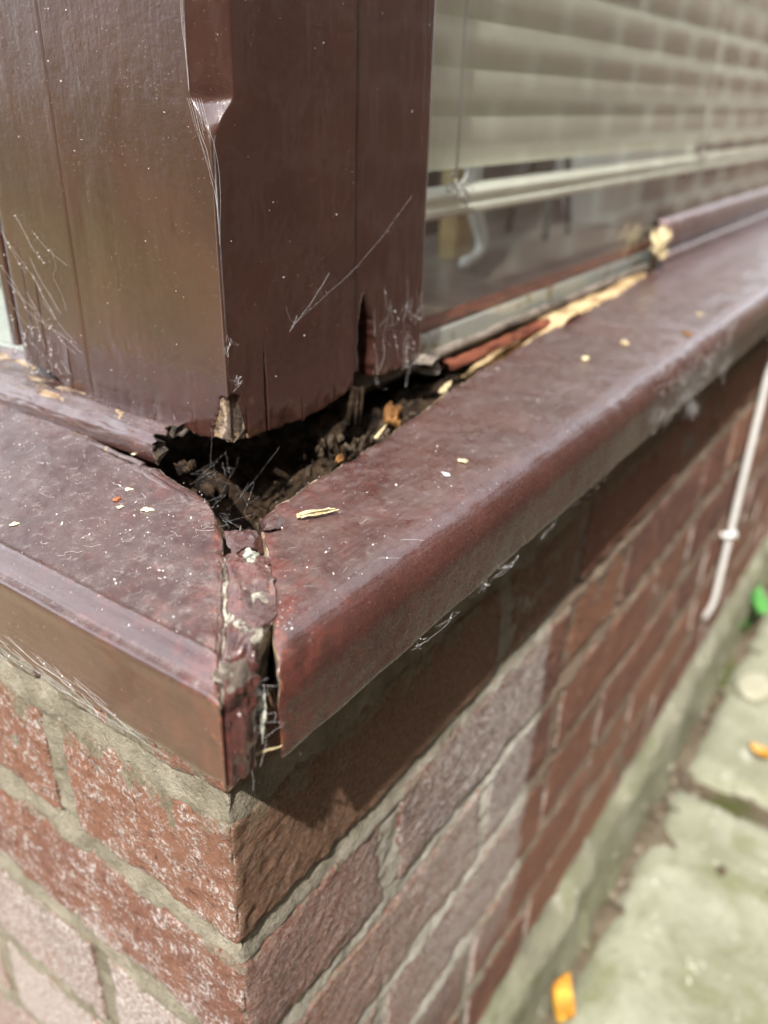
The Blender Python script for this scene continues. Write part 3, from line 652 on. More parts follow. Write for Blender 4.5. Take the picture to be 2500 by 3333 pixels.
def filler():
    """wrinkled paint over old filler between the two cut ends, and down the corner"""
    L = np.array([(.0300, .0255, -.006), (.0255, .0210, -.001), (.0176, .0129, 0), (.0033, 0.0, 0), (-.0115, -.0137, 0), (-.0150, -.0172, -.0008), (-.0172, -.0194, -.006), (-.0178, -.0198, -.014), (-.0178, -.0196, -.0330)])
    G = np.array([(.0360, .0140, -.006), (.0320, .0100, -.001), (.0252, .0033, 0), (.0118, -.0092, 0), (-.0010, -.0165, 0), (-.0040, -.0195, -.001), (-.0052, -.0208, -.006), (-.0056, -.0212, -.014), (-.0066, -.0205, -.0325)])
    s0 = np.linspace(0, 1, len(L)); s1 = np.linspace(0, 1, 150); t1 = np.linspace(0, 1, 46)
    def cr(a): return np.stack([np.interp(s1, s0, a[:, k_]) for k_ in range(3)], -1)
    def sm(a):
        for _ in range(10): a[1:-1] = (a[:-2] + 2 * a[1:-1] + a[2:]) / 4
        return a
    Lc, Gc = sm(cr(L)), sm(cr(G))
    Lc[:, 0] -= .0010 * ss(.75, .55, s1); Lc[:, 1] += .0010 * ss(.75, .55, s1); Lc[:, :2] += (n1(s1, 14, 71) * .0016)[:, None] * np.array([-1, 1]) * ss(.95, .6, s1)[:, None]; k2 = ss(.50, .36, s1); Gc[:, 0] += .0016 * k2; Gc[:, 1] -= .0016 * k2
    P = Lc[:, None] * (1 - t1[None, :, None]) + Gc[:, None] * t1[None, :, None]
    drop = P[..., 2].copy()
    tz = ZT + SL * (np.minimum(P[..., 0] - XF, P[..., 1] - YF + .004)); P[..., 2] = tz + drop + .0004
    S, T = np.meshgrid(s1, t1, indexing='ij')
    flatness = ss(.60, .74, S)                          # 0 on top, 1 on the upright face
    W = np.stack([S * 1.0, T * 1.0 + .10 * vn(np.stack([S, T, S * 0], -1), (7, 3, 1), 3), S * 0], -1)
    wr = vn(W, (9, 4.5, 1), 51) * .0013 + vn(W, (24, 8, 1), 54) * .0010 + fbm(P, 420, 57, 3) * .0007
    groove = -.0012 * np.exp(-((T - .10 - .05 * n1(s1, 9, 4)[:, None]) / .05) ** 2)
    bulge = .0010 * np.sin(np.pi * T) + .0016 * np.exp(-((S - .62) / .05) ** 2 - ((T - .75) / .3) ** 2)
    h = wr * (.35 + .65 * np.sin(np.pi * np.clip(T, .04, .96))) + groove + bulge
    nrm_t = np.array([0, 0, 1.]); nrm_f = np.array([-.35, -.94, 0])
    N = nrm_t * (1 - flatness[..., None]) + nrm_f * flatness[..., None]
    P = P + N * h[..., None]
    P[:, -8:, :2] += (n1(s1, 26, 61)[:, None] * .0022)[:, :, None] * np.array([1, -.4]) * np.linspace(.2, 1, 8)[None, :, None]
    P[:, :4, 2] += np.clip(n1(s1, 30, 66), 0, 1)[:, None] * .0016; P[:, -4:, 2] += (np.clip(n1(s1, 34, 67), 0, 1) * (1 - ss(.55, .7, s1)))[:, None] * .0018
    raw = np.clip(np.exp(-((T - .10 - .05 * n1(s1, 9, 4)[:, None]) / .05) ** 2) * .8 * (S < .8) + np.clip(T - .95, 0, 1) * 8 + ss(.12, .40, fbm(P, 170, 63, 4)) * 1.0 * (S < .7), 0, 1)
    wear = .9 + .3 * fbm(P, 80, 64, 2); dark = np.zeros_like(raw)
    # side going down into the gap
    side = []; nside = 8
    for q in range(1, nside + 1):
        Pq = P[:, -1].copy(); k_ = q / nside
        Pq[:, 0] += -.0035 * k_ ** .6; Pq[:, 1] += .0030 * k_ ** .6
        Pq[:, 2] = Pq[:, 2] * (1 - k_) + np.minimum(Pq[:, 2], -.158) * k_
        Pq += (fbm(Pq, 260, 70 + q, 3) * .0009)[:, None]
        side.append(Pq)
    P = np.concatenate([P, np.stack(side, 1)], 1); ex = np.ones((len(s1), nside)); 
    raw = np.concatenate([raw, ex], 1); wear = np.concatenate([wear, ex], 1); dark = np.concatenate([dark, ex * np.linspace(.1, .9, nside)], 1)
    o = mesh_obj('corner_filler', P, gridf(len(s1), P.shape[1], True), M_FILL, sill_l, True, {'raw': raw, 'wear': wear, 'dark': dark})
    o['label'] = 'wrinkled cracked paint over filler at the mitred corner'
    return o
fil = filler()
def blob_strip(name, pts, wid, hgt, mat, parent, seed, rough=.0010, n=70, m=22):
    pts = np.asarray(pts, float); s0 = np.linspace(0, 1, len(pts)); s1 = np.linspace(0, 1, n)
    Cc = np.stack([np.interp(s1, s0, pts[:, k_]) for k_ in range(3)], -1)
    T = np.gradient(Cc, axis=0); T[:, 2] = 0; T /= np.linalg.norm(T, axis=1, keepdims=True); S_ = np.stack([-T[:, 1], T[:, 0], T[:, 2] * 0], -1)
    w = np.interp(s1, np.linspace(0, 1, len(wid)), wid) * (1 + .35 * n1(s1, 12, seed)); an = np.linspace(0, math.pi, m)
    P = Cc[:, None] + S_[:, None] * (np.cos(an)[None, :, None] * w[:, None, None]) + np.array([0, 0, 1.]) * (np.sin(an)[None, :, None] * hgt) - np.array([0, 0, hgt * .3])
    P = P + (fbm(P, 330, seed, 4) * rough * 1.6)[..., None] * np.array([.3, .3, 1.]) + (vn(P, 900, seed + 3) * rough * .4)[..., None]
    return mesh_obj(name, P, gridf(n, m, True), mat, parent)
pt = blob_strip('putty', [(.0330, .0175, -.1268), (.0300, .0140, -.1246), (.0222, .0082, -.1252), (.0150, .0015, -.1258), (.0085, -.0058, -.1268), (.0030, -.0118, -.1285)], [.0018, .0026, .0016, .0017, .0010, .0005], .0019, M_PUTTY, fil, 81, .0014)
pt['label'] = 'crumbling grey white putty in the corner joint'
blob_strip('putty', [(-.0026, -.0192, -.1385), (-.0036, -.0198, -.146), (-.0042, -.0196, -.154)], [.0009, .0014, .0008], .0012, M_PUTTY, fil, 87, .0006, 40, 12)

# rotten rebate along the inner edge of the long sill
def rebate():
    x = np.concatenate([np.arange(.165, .36, .0012), np.arange(.36, .60, .002)]); t = np.linspace(0, 1, 34)
    X, T = np.meshgrid(x, t, indexing='ij')
    yi = np.interp(X, [p[0] for p in innR], [p[1] for p in innR]); Y0 = yi - .003; Y1 = np.full_like(X, .0735)
    P = np.stack([X, Y0 + T * (Y1 - Y0), X * 0], -1)
    z = -.1335 + .0145 * ss(.24, .36, X) - .003 * np.sin(T * math.pi)
    z += fbm(P, (30, 340, 1), 91, 4) * .0046 + fbm(P, (60, 800, 1), 95, 3) * .0016 - .004 * ss(.75, 1, T)
    z -= .010 * ss(.25, .17, X)
    P[..., 2] = z
    return mesh_obj('rotted_rebate', P, gridf(len(x), len(t)), M_RAW, sill_r)
o = rebate(); o['label'] = 'pale splintered wood left where the inner edge rotted away'
m = MB(); rng = np.random.default_rng(12)                                    # a red stained strip still lying in the rebate
xs = np.linspace(.222, .345, 40)
for s_ in (0, 1):
    pass
P = np.array([[(x, .0615 + .0028 * math.cos(a) + .0012 * n1(np.array([x]), 60, 3)[0], -.1225 + .0042 * math.sin(a) * (1 + .35 * n1(np.array([x]), 90, 6)[0]) + .0010 * float(vn(np.array([[x * 40, a * 3, 0]]), 1.3, 7)[0])) for a in np.linspace(0, math.pi, 14)] for x in xs])
mesh_obj('red_stained_strip', P, gridf(40, 14), M_REDWOOD, sill_r)

# rotten hollow under the post
M_CRUMB = wood_mat('brown_crumb', (.035, .024, .016), (.13, .095, .062), (300, 300, 300))
rot = empty('rotted_hollow', (.1, .07, -.15), 'black rotted hollow full of crumbled wood under the corner post', 'rotten wood')
def hollow():
    x = np.arange(.012, .30, .0014); y = np.arange(.008, .165, .0014)
    X, Yy = np.meshgrid(x, y, indexing='ij'); P = np.stack([X, Yy, X * 0], -1)
    z = -.1530 + fbm(P, (48, 48, 1), 31, 4) * .009 + fbm(P, (190, 190, 1), 35, 4) * .0045
    def mound(cx_, cy_, r_, h): return h * np.exp(-(((X - cx_) / r_) ** 2 + ((Yy - cy_) / r_) ** 2))
    z += mound(.115, .050, .018, .020) + mound(.175, .058, .03, .016) + mound(.045, .030, .012, .012) + mound(.085, .095, .02, .018) + mound(.23, .06, .04, .018)
    z = np.where(np.minimum(X - .012, Yy - .008) < .012, np.minimum(z, -.153), z)
    P[..., 2] = np.minimum(z, -.1225)
    return mesh_obj('crumbled_wood', P, gridf(len(x), len(y)), M_ROT, rot)
hollow()
def slab_noise(name, c, half, mat, parent, seed, rotz=0, tilt=(0, 0), n=(26, 16), amp=.0012, jagged=.2):
    """a thin broken board or flake with ragged outline"""
    from mathutils import Euler
    Rm = np.array(Euler((tilt[0], tilt[1], rotz)).to_matrix())
    u = np.linspace(-1, 1, n[0]); v = np.linspace(-1, 1, n[1]); U_, V_ = np.meshgrid(u, v, indexing='ij')
    Q = np.stack([U_, V_, U_ * 0 + seed], -1)
    P0 = np.stack([U_ * half[0] * (1 + jagged * vn(np.stack([V_ * 3, V_ * 0, V_ * 0], -1), 1.7, seed)), V_ * half[1] * (1 + jagged * vn(np.stack([U_ * 3, U_ * 0, U_ * 0], -1), 1.9, seed + 1)), U_ * 0], -1)
    h = fbm(Q, 2.2, seed + 2, 4) * amp
    top = P0.copy(); top[..., 2] = half[2] + h; bot = P0.copy() * np.array([.97, .97, 1]); bot[..., 2] = -half[2] + h * .6
    V = np.concatenate([top.reshape(-1, 3), bot.reshape(-1, 3)]) @ Rm.T + np.asarray(c)
    nu, nv = n; Fc = gridf(nu, nv) + gridf(nu, nv, True, nu * nv)
    ring = [i * nv for i in range(nu)] + [(nu - 1) * nv + j for j in range(1, nv)] + [i * nv + nv - 1 for i in range(nu - 2, -1, -1)] + [j for j in range(nv - 2, 0, -1)]
    k_ = nu * nv; m_ = len(ring); Fc += [(ring[q], ring[q] + k_, ring[(q + 1) % m_] + k_, ring[(q + 1) % m_]) for q in range(m_)]
    return mesh_obj(name, V, Fc, mat, parent, True, {'raw': np.zeros(len(V)), 'wear': np.full(len(V), .6), 'dark': np.zeros(len(V))} if mat in (M_FILL, M_SILLX, M_SILLY, M_POST) else None)
slab_noise('broken_wood', (.0625, .0660, -.1275), (.0125, .0042, .0022), M_ROT, rot, 3, R(62), (R(8), R(12)), amp=.003)
slab_noise('broken_wood', (.0600, .0740, -.1225), (.0060, .0035, .0014), M_ROT, rot, 4, R(50), (R(-10), R(20)), amp=.003)
slab_noise('broken_wood', (.140, .068, -.128), (.016, .006, .003), M_ROT, rot, 6, R(10), (R(30), R(-15)), amp=.004)
slab_noise('broken_wood', (.1640, .0545, -.1285), (.0050, .0034, .0024), M_ORANGE, rot, 7, R(35), (R(20), R(-30)), amp=.004)
slab_noise('broken_wood', (.1450, .0640, -.1200), (.0030, .0050, .0080), M_ROT, rot, 9, R(5), (R(0), R(4)), amp=.003)
rng = np.random.default_rng(21); m = MB()
for i in range(280):
    x = rng.uniform(.035, .25); y = rng.uniform(.02, .07) + max(0, x - .1) * .1
    yi = float(np.interp(x, [p[0] for p in innR], [p[1] for p in innR])) if x > .0537 else x - .02
    if y < yi + .003: y = yi + .003 + rng.uniform(0, .02)
    base = -.150 + .020 * math.exp(-((x - .115) ** 2 + (y - .05) ** 2) / .0004) + .015 * math.exp(-((x - .175) ** 2 + (y - .058) ** 2) / .0009)
    m.chip((x, y, base + rng.uniform(0, .006)), rng.uniform(.0006, .0024), rng, (rng.uniform(1, 4), .8, .5))
o = m.build('crumbs', M_ROT, rot); o['kind'] = 'stuff'
m = MB()
for i in range(90):
    x = rng.uniform(.06, .20); y = float(np.interp(x, [p[0] for p in innR], [p[1] for p in innR])) + rng.uniform(.001, .022)
    base = -.147 + .020 * math.exp(-((x - .115) ** 2 + (y - .05) ** 2) / .0004) + .015 * math.exp(-((x - .175) ** 2 + (y - .058) ** 2) / .0009)
    m.chip((x, y, base + rng.uniform(0, .006)), rng.uniform(.0008, .0022), rng, (rng.uniform(1, 3), 1, .6))
o = m.build('pale_crumbs', M_CRUMB, rot); o['kind'] = 'stuff'

# ================================================================== the post and the timbers beside it
PX, PY = .0705, .0610
post = empty('corner_post', (PX + .04, PY + .04, -.113), 'brown gloss painted corner post with a stopped chamfer and rotted foot', 'post')
ZS = np.concatenate([np.arange(0, .03, .0006), np.arange(.03, .16, .0013), np.arange(.16, .2, .005), np.linspace(.2, 1.03, 12)])
def crackd(S, Z, cracks):
    h = np.zeros_like(S); 
    for (sc_, zt_, w, dp, wob) in cracks:
        c_ = sc_ + wob * vn(np.stack([Z * 0, Z * 0, Z], -1), 90, int(sc_ * 9999) % 97)
        k_ = ss(zt_, zt_ - .012, Z) if zt_ < .5 else np.ones_like(Z)
        h += dp * k_ * np.exp(-((S - c_) / (w * (.35 + .65 * k_))) ** 4)
    return h
def samples(a, b, step, cl=()):
    s = [np.arange(a, b, step), [b]]
    for c_, w in cl: s.append(c_ + np.linspace(-3 * w, 3 * w, 17))
    s = np.unique(np.concatenate(s)); s = s[(s >= a) & (s <= b)]
    keep = [0]
    for i in range(1, len(s) - 1):
        if s[i] - s[keep[-1]] > 6e-5 and s[-1] - s[i] > 6e-5: keep.append(i)
    return s[keep + [len(s) - 1]]
def post_body():
    cracks = [(.0197, -.078, .00050, .0050, .0005), (.0400, -.1035, .00042, .003, .0003), (.0520, -.1055, .0004, .003, .0003), (.0300, -.1075, .0003, .002, .0003), (.0610, -.1040, .0004, .003, .0003),
              (-.0190, -.102, .00042, .0025, .0003), (-.0290, -.104, .00032, .0018, .0003), (-.0400, -.1015, .0003, .0014, .0003), (-.0520, -.1035, .0003, .0014, .0003), (.0090, -.100, .0003, .002, .0003)]
    cl = [(c[0], c[2] * 2.2) for c in cracks]
    s_l = samples(-.0766, -.0005, .0011, cl); s_r = samples(.0005, .0738, .0011, cl)
    tm = np.linspace(-1, 1, 23)
    zz = -.113 + ZS
    cz = .0003 + np.clip((zz + .0185) / .0165, 0, 1) ** 2.0             # 0 .. 1 : the chamfer rising out of its stop
    cl_, cr_ = np.maximum(.0078 * cz, .0007), np.maximum(.0108 * cz, .0007)
    SL_, ZL = np.meshgrid(s_l, zz, indexing='ij'); SR_, ZR = np.meshgrid(s_r, zz, indexing='ij')
    SL2 = -.0766 + (SL_ + .0766) * ((.0766 - cl_)[None, :] / (.0766 - .0005)); SR2 = cr_[None, :] + (SR_ - .0005) * ((.0738 - cr_)[None, :] / (.0738 - .0005))
    PL = np.stack([np.full_like(SL2, PX), PY - SL2, ZL], -1); PR = np.stack([PX + SR2, np.full_like(SR2, PY), ZR], -1)
    A0 = np.stack([np.full_like(zz, PX), PY + cl_, zz], -1); B0 = np.stack([PX + cr_, np.full_like(zz, PY), zz], -1)
    tt = (tm[1:-1] + 1) / 2
    PM = A0[None] * (1 - tt)[:, None, None] + B0[None] * tt[:, None, None]
    bow = (np.sin(tt * math.pi))[:, None] * np.where(cz < .1, .0003, .0003 + 0 * cz)[None, :]
    hollow_ = (np.sin(tt * math.pi))[:, None] * (-.0010 * np.exp(-((zz + .004) / .004) ** 2))[None, :]
    PM[..., 0] -= (bow + hollow_) * .7; PM[..., 1] -= (bow + hollow_) * .7
    SM = (tm[1:-1] * .0007)[:, None] + 0 * zz[None, :]
    P = np.concatenate([PL, PM, PR]); S = np.concatenate([SL2, SM, SR2]); Z = P[..., 2].copy()
    nin = np.zeros_like(P); nin[:len(s_l), :, 0] = 1; nin[len(s_l):len(s_l) + len(tt)] = (.7, .7, 0); nin[len(s_l) + len(tt):, :, 1] = 1
    sb = np.concatenate([s_l, tm[1:-1] * .0005, s_r])
    zb = np.interp(sb, [-.0766, -.0415, -.0236, -.0115, 0, .0148, .036, .0535, .066, .0745], [-.1165, -.1160, -.1130, -.1136, -.1128, -.1144, -.1152, -.1143, -.1128, -.1102])
    zb = zb + n1(sb, 210, 5) * .0009 + n1(sb, 900, 8) * .0006
    k_ = np.exp(-ZS / .008)
    P[..., 2] += (zb + .113)[:, None] * k_[None, :]
    Z = P[..., 2]
    h = crackd(S, Z, cracks)
    # split timber and lifted paint at the foot
    foot = np.exp(-ZS / .010)[None, :]
    h += foot * (fbm(P, (160, 160, 60), 15, 3) * .0009) + (fbm(P, (60, 60, 18), 17, 3) * .00035 + fbm(P, 330, 18, 2) * .00006) * ss(.20, .14, ZS)[None, :]
    chip = ss(.0, .0007, np.minimum(np.minimum(S + .0110 - (Z + .1135) * .42 + .0016 * n1(Z, 160, 3), .0100 + .0014 * n1(Z, 200, 9) - S - (Z + .1135) * .30), -.0958 - Z + .0022 * n1(S, 420, 4)))
    h += chip * (.0013 + .0004 * fbm(P, (900, 900, 60), 24, 3))
    P = P + nin * h[..., None]
    raw = np.maximum(chip, ss(.0011, .0002, Z - zb[:, None]) * .35)
    dark = np.clip(crackd(S, Z, [(c[0], c[1], c[2], 1.0, c[4]) for c in cracks]) * .9 + chip * ss(.0042, .0060, S + .0012 * n1(Z, 260, 2)) * .55, 0, 1)
    wear = chip * 0 + foot * .5 + .6 * np.exp(-(S / .002) ** 2)
    # fold the foot under
    rows = []; at = [[], [], []]
    for q, (inn, up) in enumerate(((.0010, -.0003), (.004, .001), (.012, .006), (.03, .010))):
        r0 = P[:, 0] + nin[:, 0] * inn; r0[:, 2] += up; r0 = r0 + (fbm(r0, 200, 40 + q, 3) * .0012)[:, None]; rows.append(r0)
    rows = np.stack(rows[::-1], 1); P = np.concatenate([rows, P], 1); e1 = np.ones((len(P), 4))
    raw = np.concatenate([e1, raw], 1); dark = np.concatenate([e1 * np.array([1, 1, .8, .2]), dark], 1); wear = np.concatenate([e1, wear], 1)
    return mesh_obj('post_body', P, gridf(P.shape[0], P.shape[1], False), M_POST, post, True, {'raw': raw, 'wear': wear, 'dark': dark})
post_body()
def upright(name, parent, axis, c0, s0, s1, zb_pts, cracks, seed, depth=.02, notch=None, zlen=1.0, step=.0011, jag=1.0, lean=0.0):
    """a board face on the plane x=c0 (axis 'y') or y=c0 (axis 'x') with both side returns and a ragged foot"""
    cl = [(c[0], c[2] * 2.2) for c in cracks]
    s = samples(s0, s1, step if not notch else .0006, cl)
    zz = -.113 + ZS
    zb = np.interp(s, [p[0] for p in zb_pts], [p[1] for p in zb_pts]) + (n1(s, 230, seed) * .0008 + n1(s, 800, seed + 2) * .0005) * jag
    S, Z = np.meshgrid(s, zz, indexing='ij'); Z = Z + (zb + .113)[:, None] * np.exp(-ZS / .012)[None, :]
    S = S + lean * (Z + .113)
    D = np.zeros_like(S)
    def rr(S_, Z_, D_): return np.stack([c0 + D_, S_, Z_], -1) if axis == 'y' else np.stack([S_, c0 + D_, Z_], -1)
    P = rr(S, Z, D)
    h = crackd(S, Z, cracks) + fbm(P, (60, 60, 18), seed + 3, 3) * .0003 * ss(.20, .14, ZS)[None, :] + np.exp(-ZS / .012)[None, :] * fbm(P, (150, 150, 60), seed + 4, 3) * .0008
    e = np.minimum(S - S[0:1], S[-1:] - S); h += .0006 * np.exp(-(e / .0006) ** 2)
    dark = np.clip(crackd(S, Z, [(c[0], c[1], c[2], 1.0, c[4]) for c in cracks]), 0, 1); raw = ss(.0011, .0002, Z - zb[:, None]) * .35
    if notch:
        nx, nw, nz, nzb = notch
        k_ = ss(0, .0014, np.minimum(nw * np.clip((nz - Z) / .020, 0, 1) ** .6 - abs(S - nx - .0016 * np.clip((nz - Z) / .02, 0, 1.4)) + .0006 * vn(P, 300, 5), nz - Z))
        h += k_ * .016; dark = np.maximum(dark, k_); 
    P = rr(S, Z, D + h)
    wear = np.exp(-ZS / .012)[None, :] * .6 + S * 0
    # returns
    left = [rr(S[0], Z[0], D[0] + q) for q in (depth, .0015)]; right = [rr(S[-1], Z[-1], D[-1] + q) for q in (.0015, depth)]
    P = np.concatenate([np.stack(left), P, np.stack(right)])
    pad = lambda a, v: np.concatenate([np.full((2, a.shape[1]), v), a, np.full((2, a.shape[1]), v)])
    raw, dark, wear = pad(raw, 0), pad(dark, 0), pad(wear, .3)
    nin = np.zeros(3); nin[0 if axis == 'y' else 1] = 1
    rows = np.stack([P[:, 0] + nin * q + np.array([0, 0, u]) for q, u in ((.02, .006), (.006, .002), (.0012, -.0002))], 1)
    P = np.concatenate([rows, P], 1); e1 = np.ones((len(P), 3))
    raw = np.concatenate([e1, raw], 1); dark = np.concatenate([e1 * np.array([1, .9, .3]), dark], 1); wear = np.concatenate([e1, wear], 1)
    return mesh_obj(name, P, gridf(P.shape[0], P.shape[1], axis == 'y'), M_POST, parent, True, {'raw': raw, 'wear': wear, 'dark': dark})
upright('cover_strip', post, 'y', PX + .0003, .1379, .1838, [(.137, -.1145), (.155, -.1140), (.162, -.1085), (.172, -.1060), (.186, -.1075)],
        [(.1512, -.088, .0004, .0030, .0005), (.1660, -.066, .00030, .0022, .0004), (.1735, -.052, .00022, .0016, .0004)], 210, jag=1.6)
win_r = empty('casement_window', (1.2, PY + .01, -.12), 'window facing the passage, cream blind behind dusty glass', 'window', 'windows of the bay', 'thing')
win_l = empty('casement_window', (PX + .01, .6, -.12), 'window on the sunny end wall, seen as a sliver beside the post', 'window', 'windows of the bay', 'thing')
upright('stile', win_r, 'x', PY + .0012, .1449, .1990, [(.1445, -.1045), (.1540, -.1045), (.1565, -.1105), (.175, -.1118), (.199, -.1108)],
        [(.1925, .9, .00018, .0007, .0002)], 230, notch=(.1530, .0066, -.0735, -.104))
upright('edge_strip', win_l, 'y', PX + .0010, .1862, .1932, [(.185, -.100), (.1935, -.1005)], [(.1892, .9, .00018, .0007, .0003)], 250, jag=1.5)
rng = np.random.default_rng(3)

#WINDOW
# ================================================================== windows
MB().box(.170, 2.36, .0740, .0780, -.1215, .90).build('glass_pane', M_GLASS, win_r)
MB().box(.0840, .0880, .188, 1.28, -.1080, .90).build('glass_pane', M_GLASS, win_l)
def rail():
    """surviving bottom rail: a small bead, a groove and a sloping upper face"""
    prof = [(.0700, -.1200), (.0668, -.1192), (.0660, -.1165), (.0664, -.1125), (.0685, -.1105), (.0700, -.1098), (.0702, -.1085), (.0682, -.1068), (.0672, -.1045), (.0672, -.0960), (.0680, -.0900), (.0700, -.0858), (.0738, -.0838)]
    pr = np.array(prof); k0 = np.linspace(0, 1, len(pr)); k1 = np.linspace(0, 1, 40)
    pr = np.stack([np.interp(k1, k0, pr[:, 0]), np.interp(k1, k0, pr[:, 1])], -1)
    d = np.concatenate([[-.006, -.003], np.arange(0, .2, .003), np.linspace(.2, 1.80, 60)])
    P = np.zeros((len(d), 40, 3))
    P[..., 1] = pr[None, :, 0]; P[..., 2] = pr[None, :, 1]
    endx = .556 + .010 * n1(pr[:, 1], 220, 4) + .010 * ss(-.11, -.09, pr[:, 1])
    P[..., 0] = endx[None] + np.maximum(d, 0)[:, None]
    for i, (q, w) in enumerate(((-.006, .35), (-.003, .8))):
        P[i, :, 1] = .0735 + (P[i, :, 1] - .0735) * w; P[i, :, 0] = endx + .001
    P[..., 1] -= fbm(P, 60, 71, 3) * .0005
    raw = np.zeros(P.shape[:2]); raw[:3] = 1; wear = np.exp(-np.maximum(d, 0) / .05)[:, None] + 0 * raw + .5
    return mesh_obj('bottom_rail', P, gridf(len(d), 40, True), M_SILLX, win_r, True, {'raw': raw, 'wear': wear, 'dark': raw * 0})
o = rail(); o['label'] = 'broken painted bottom rail with a ragged end'
m = MB(); rng = np.random.default_rng(31)
x = np.arange(.196, .562, .002)
P = np.array([[(xx, .0715 - .0022 * math.sin(a), -.1205 + .0030 * (1 - math.cos(a)) / 1.0 + .0009 * n1(np.array([xx]), 70, 5)[0]) for a in np.linspace(0, math.pi, 8)] for xx in x])
mesh_obj('seal_strip', P, gridf(len(x), 8, True), M_GREYWOOD, win_r)
P = np.array([[(xx, .0800 + dy, z_ + .0006 * n1(np.array([xx]), 50, 8)[0]) for dy, z_ in ((0, -.1205), (-.0008, -.1185), (-.0004, -.1128), (.0010, -.1112), (.010, -.1108))] for xx in x2] ) if False else None
xx = np.linspace(.185, 2.3, 120)
def patch_mat():
    t = NT('spacer_bar_with_old_sealant'); n = t.noise(38, 5, .6); n2 = t.noise(140, 5, .7)
    c = t.mix(t.ramp(n, .56, .62), (.74, .80, .80), (.40, .31, .15)); c = t.mix(t.math('MULTIPLY', t.ramp(n2, .58, .70), .6), c, (.14, .14, .10))
    return t.out(c, .45, .4)
M_SPACE = patch_mat()
MB().box(.185, 2.34, .0790, .0900, -.1205, -.1085, .0008).build('spacer_bar', M_SPACE, win_r)
MB().box(.185, 2.34, .0795, .0925, -.1085 + .0003, -.1055, .0004).build('inner_bead', M_REDWOOD, win_r)
MB().box(.06, 2.36, .062, .115, .90, .968).build('window_head', M_POST, win_r)
MB().box(.06, .115, .115, 1.28, .90, .967).build('window_head', M_POST, win_l)
# glazing bead on the end wall, broken off near the post
def bead():
    prof = np.array([(.0560, -.1230), (.0545, -.1215), (.0545, -.1175), (.0556, -.1148), (.0585, -.1122), (.0640, -.1106), (.0700, -.1112), (.0760, -.1118), (.0840, -.1090)])
    k0 = np.linspace(0, 1, len(prof)); k1 = np.linspace(0, 1, 46)
    pr = np.stack([np.interp(k1, k0, prof[:, 0]), np.interp(k1, k0, prof[:, 1])], -1)
    d = np.concatenate([[-.004, -.002], np.arange(0, .14, .0009), np.linspace(.14, 1.19, 40)])
    ye = .0850 + .0055 * n1(pr[:, 0] * 1.0, 330, 3) + .0030 * n1(pr[:, 1], 1100, 8)
    P = np.zeros((len(d), 46, 3)); P[..., 0] = pr[None, :, 0]; P[..., 2] = pr[None, :, 1]; P[..., 1] = ye[None] + np.maximum(d, 0)[:, None]
    for i, w in enumerate((.3, .75)):
        P[i, :, 0] = .064 + (P[i, :, 0] - .064) * w; P[i, :, 2] = -.117 + (P[i, :, 2] + .117) * w; P[i, :, 1] = ye + .0012
    f = fbm(P, 70, 61, 3) * .0006 + fbm(P, (300, 60, 300), 64, 3) * .0006
    lift = vn(P, (150, 60, 150), 69) * .0012 * ss(.0565, .066, P[..., 0])
    P[..., 2] += f + lift; P[..., 0] -= f * .5
    raw = np.zeros(P.shape[:2]); raw[:3] = 1
    raw = np.maximum(raw, (fbm(P, (240, 50, 240), 66, 3) > .30) * ss(.056, .060, P[..., 0]) * .7)
    return mesh_obj('glazing_bead', P, gridf(len(d), 46, False), M_SILLY, win_l, True, {'raw': raw, 'wear': raw * 0 + .35, 'dark': (np.arange(len(d)) < 3)[:, None] * np.full((1, 46), .75)})
o = bead(); o['label'] = 'flaking painted glazing bead with a broken end'
# paint lifting in a ridge along the foot of the bead
P = []
ys = np.arange(.052, .42, .0011)
for yy in ys:
    xb = float(np.interp(yy, [p[0] for p in innL], [p[1] for p in innL])) - .0016 - (.0032 if yy < .085 else 0); zt_ = ZT + SL * (xb - XF)
    w = .0014 * (1 + .5 * float(n1(np.array([yy]), 80, 5)[0])); hh = .0015 * max(.08, .55 + .9 * float(n1(np.array([yy]), 55, 9)[0]))
    P.append([(xb + w * math.cos(a) + .0007 * float(n1(np.array([yy]), 120, 2)[0]), yy, zt_ + hh * math.sin(a) - .0003) for a in np.linspace(math.pi, 0, 9)])
P = np.array(P); mesh_obj('lifted_paint', P, gridf(len(ys), 9, False), M_SILLY, sill_l, True, {'raw': (n1(ys, 140, 4) > .42)[:, None] * np.ones((1, 9)), 'wear': np.full((len(ys), 9), .5), 'dark': np.zeros((len(ys), 9))})

# ------------------------------------------------------------------ blind
YB = .100
blind = empty('venetian_blind', (.9, YB, -.05), 'cream venetian blind almost closed behind the glass, bottom rail raised', 'blind')
def slat(n=9, w=.0265):
    V = []
    for xx_ in (.205, 2.2):
        for k_ in range(n):
            t = k_ / (n - 1) - .5
            V.append((xx_, .0016 * (1 - 4 * t * t) * -1, t * w))
    tilt = R(14); V = [(x_, y_ * math.cos(tilt) - z_ * math.sin(tilt), z_ * math.cos(tilt) + y_ * math.sin(tilt)) for x_, y_, z_ in V]
    me = bpy.data.meshes.new('slat'); me.from_pydata(V, [], [(k_, n + k_, n + k_ + 1, k_ + 1) for k_ in range(n - 1)])
    me.polygons.foreach_set('use_smooth', [True] * (n - 1)); me.materials.append(M_BLIND); return me
me_s = slat()
for i in range(42):
    o = bpy.data.objects.new('slat', me_s); col.objects.link(o); o.parent = blind
    o.location = (-.9, 0, -.0215 + i * .0218 + .05)
m = MB()
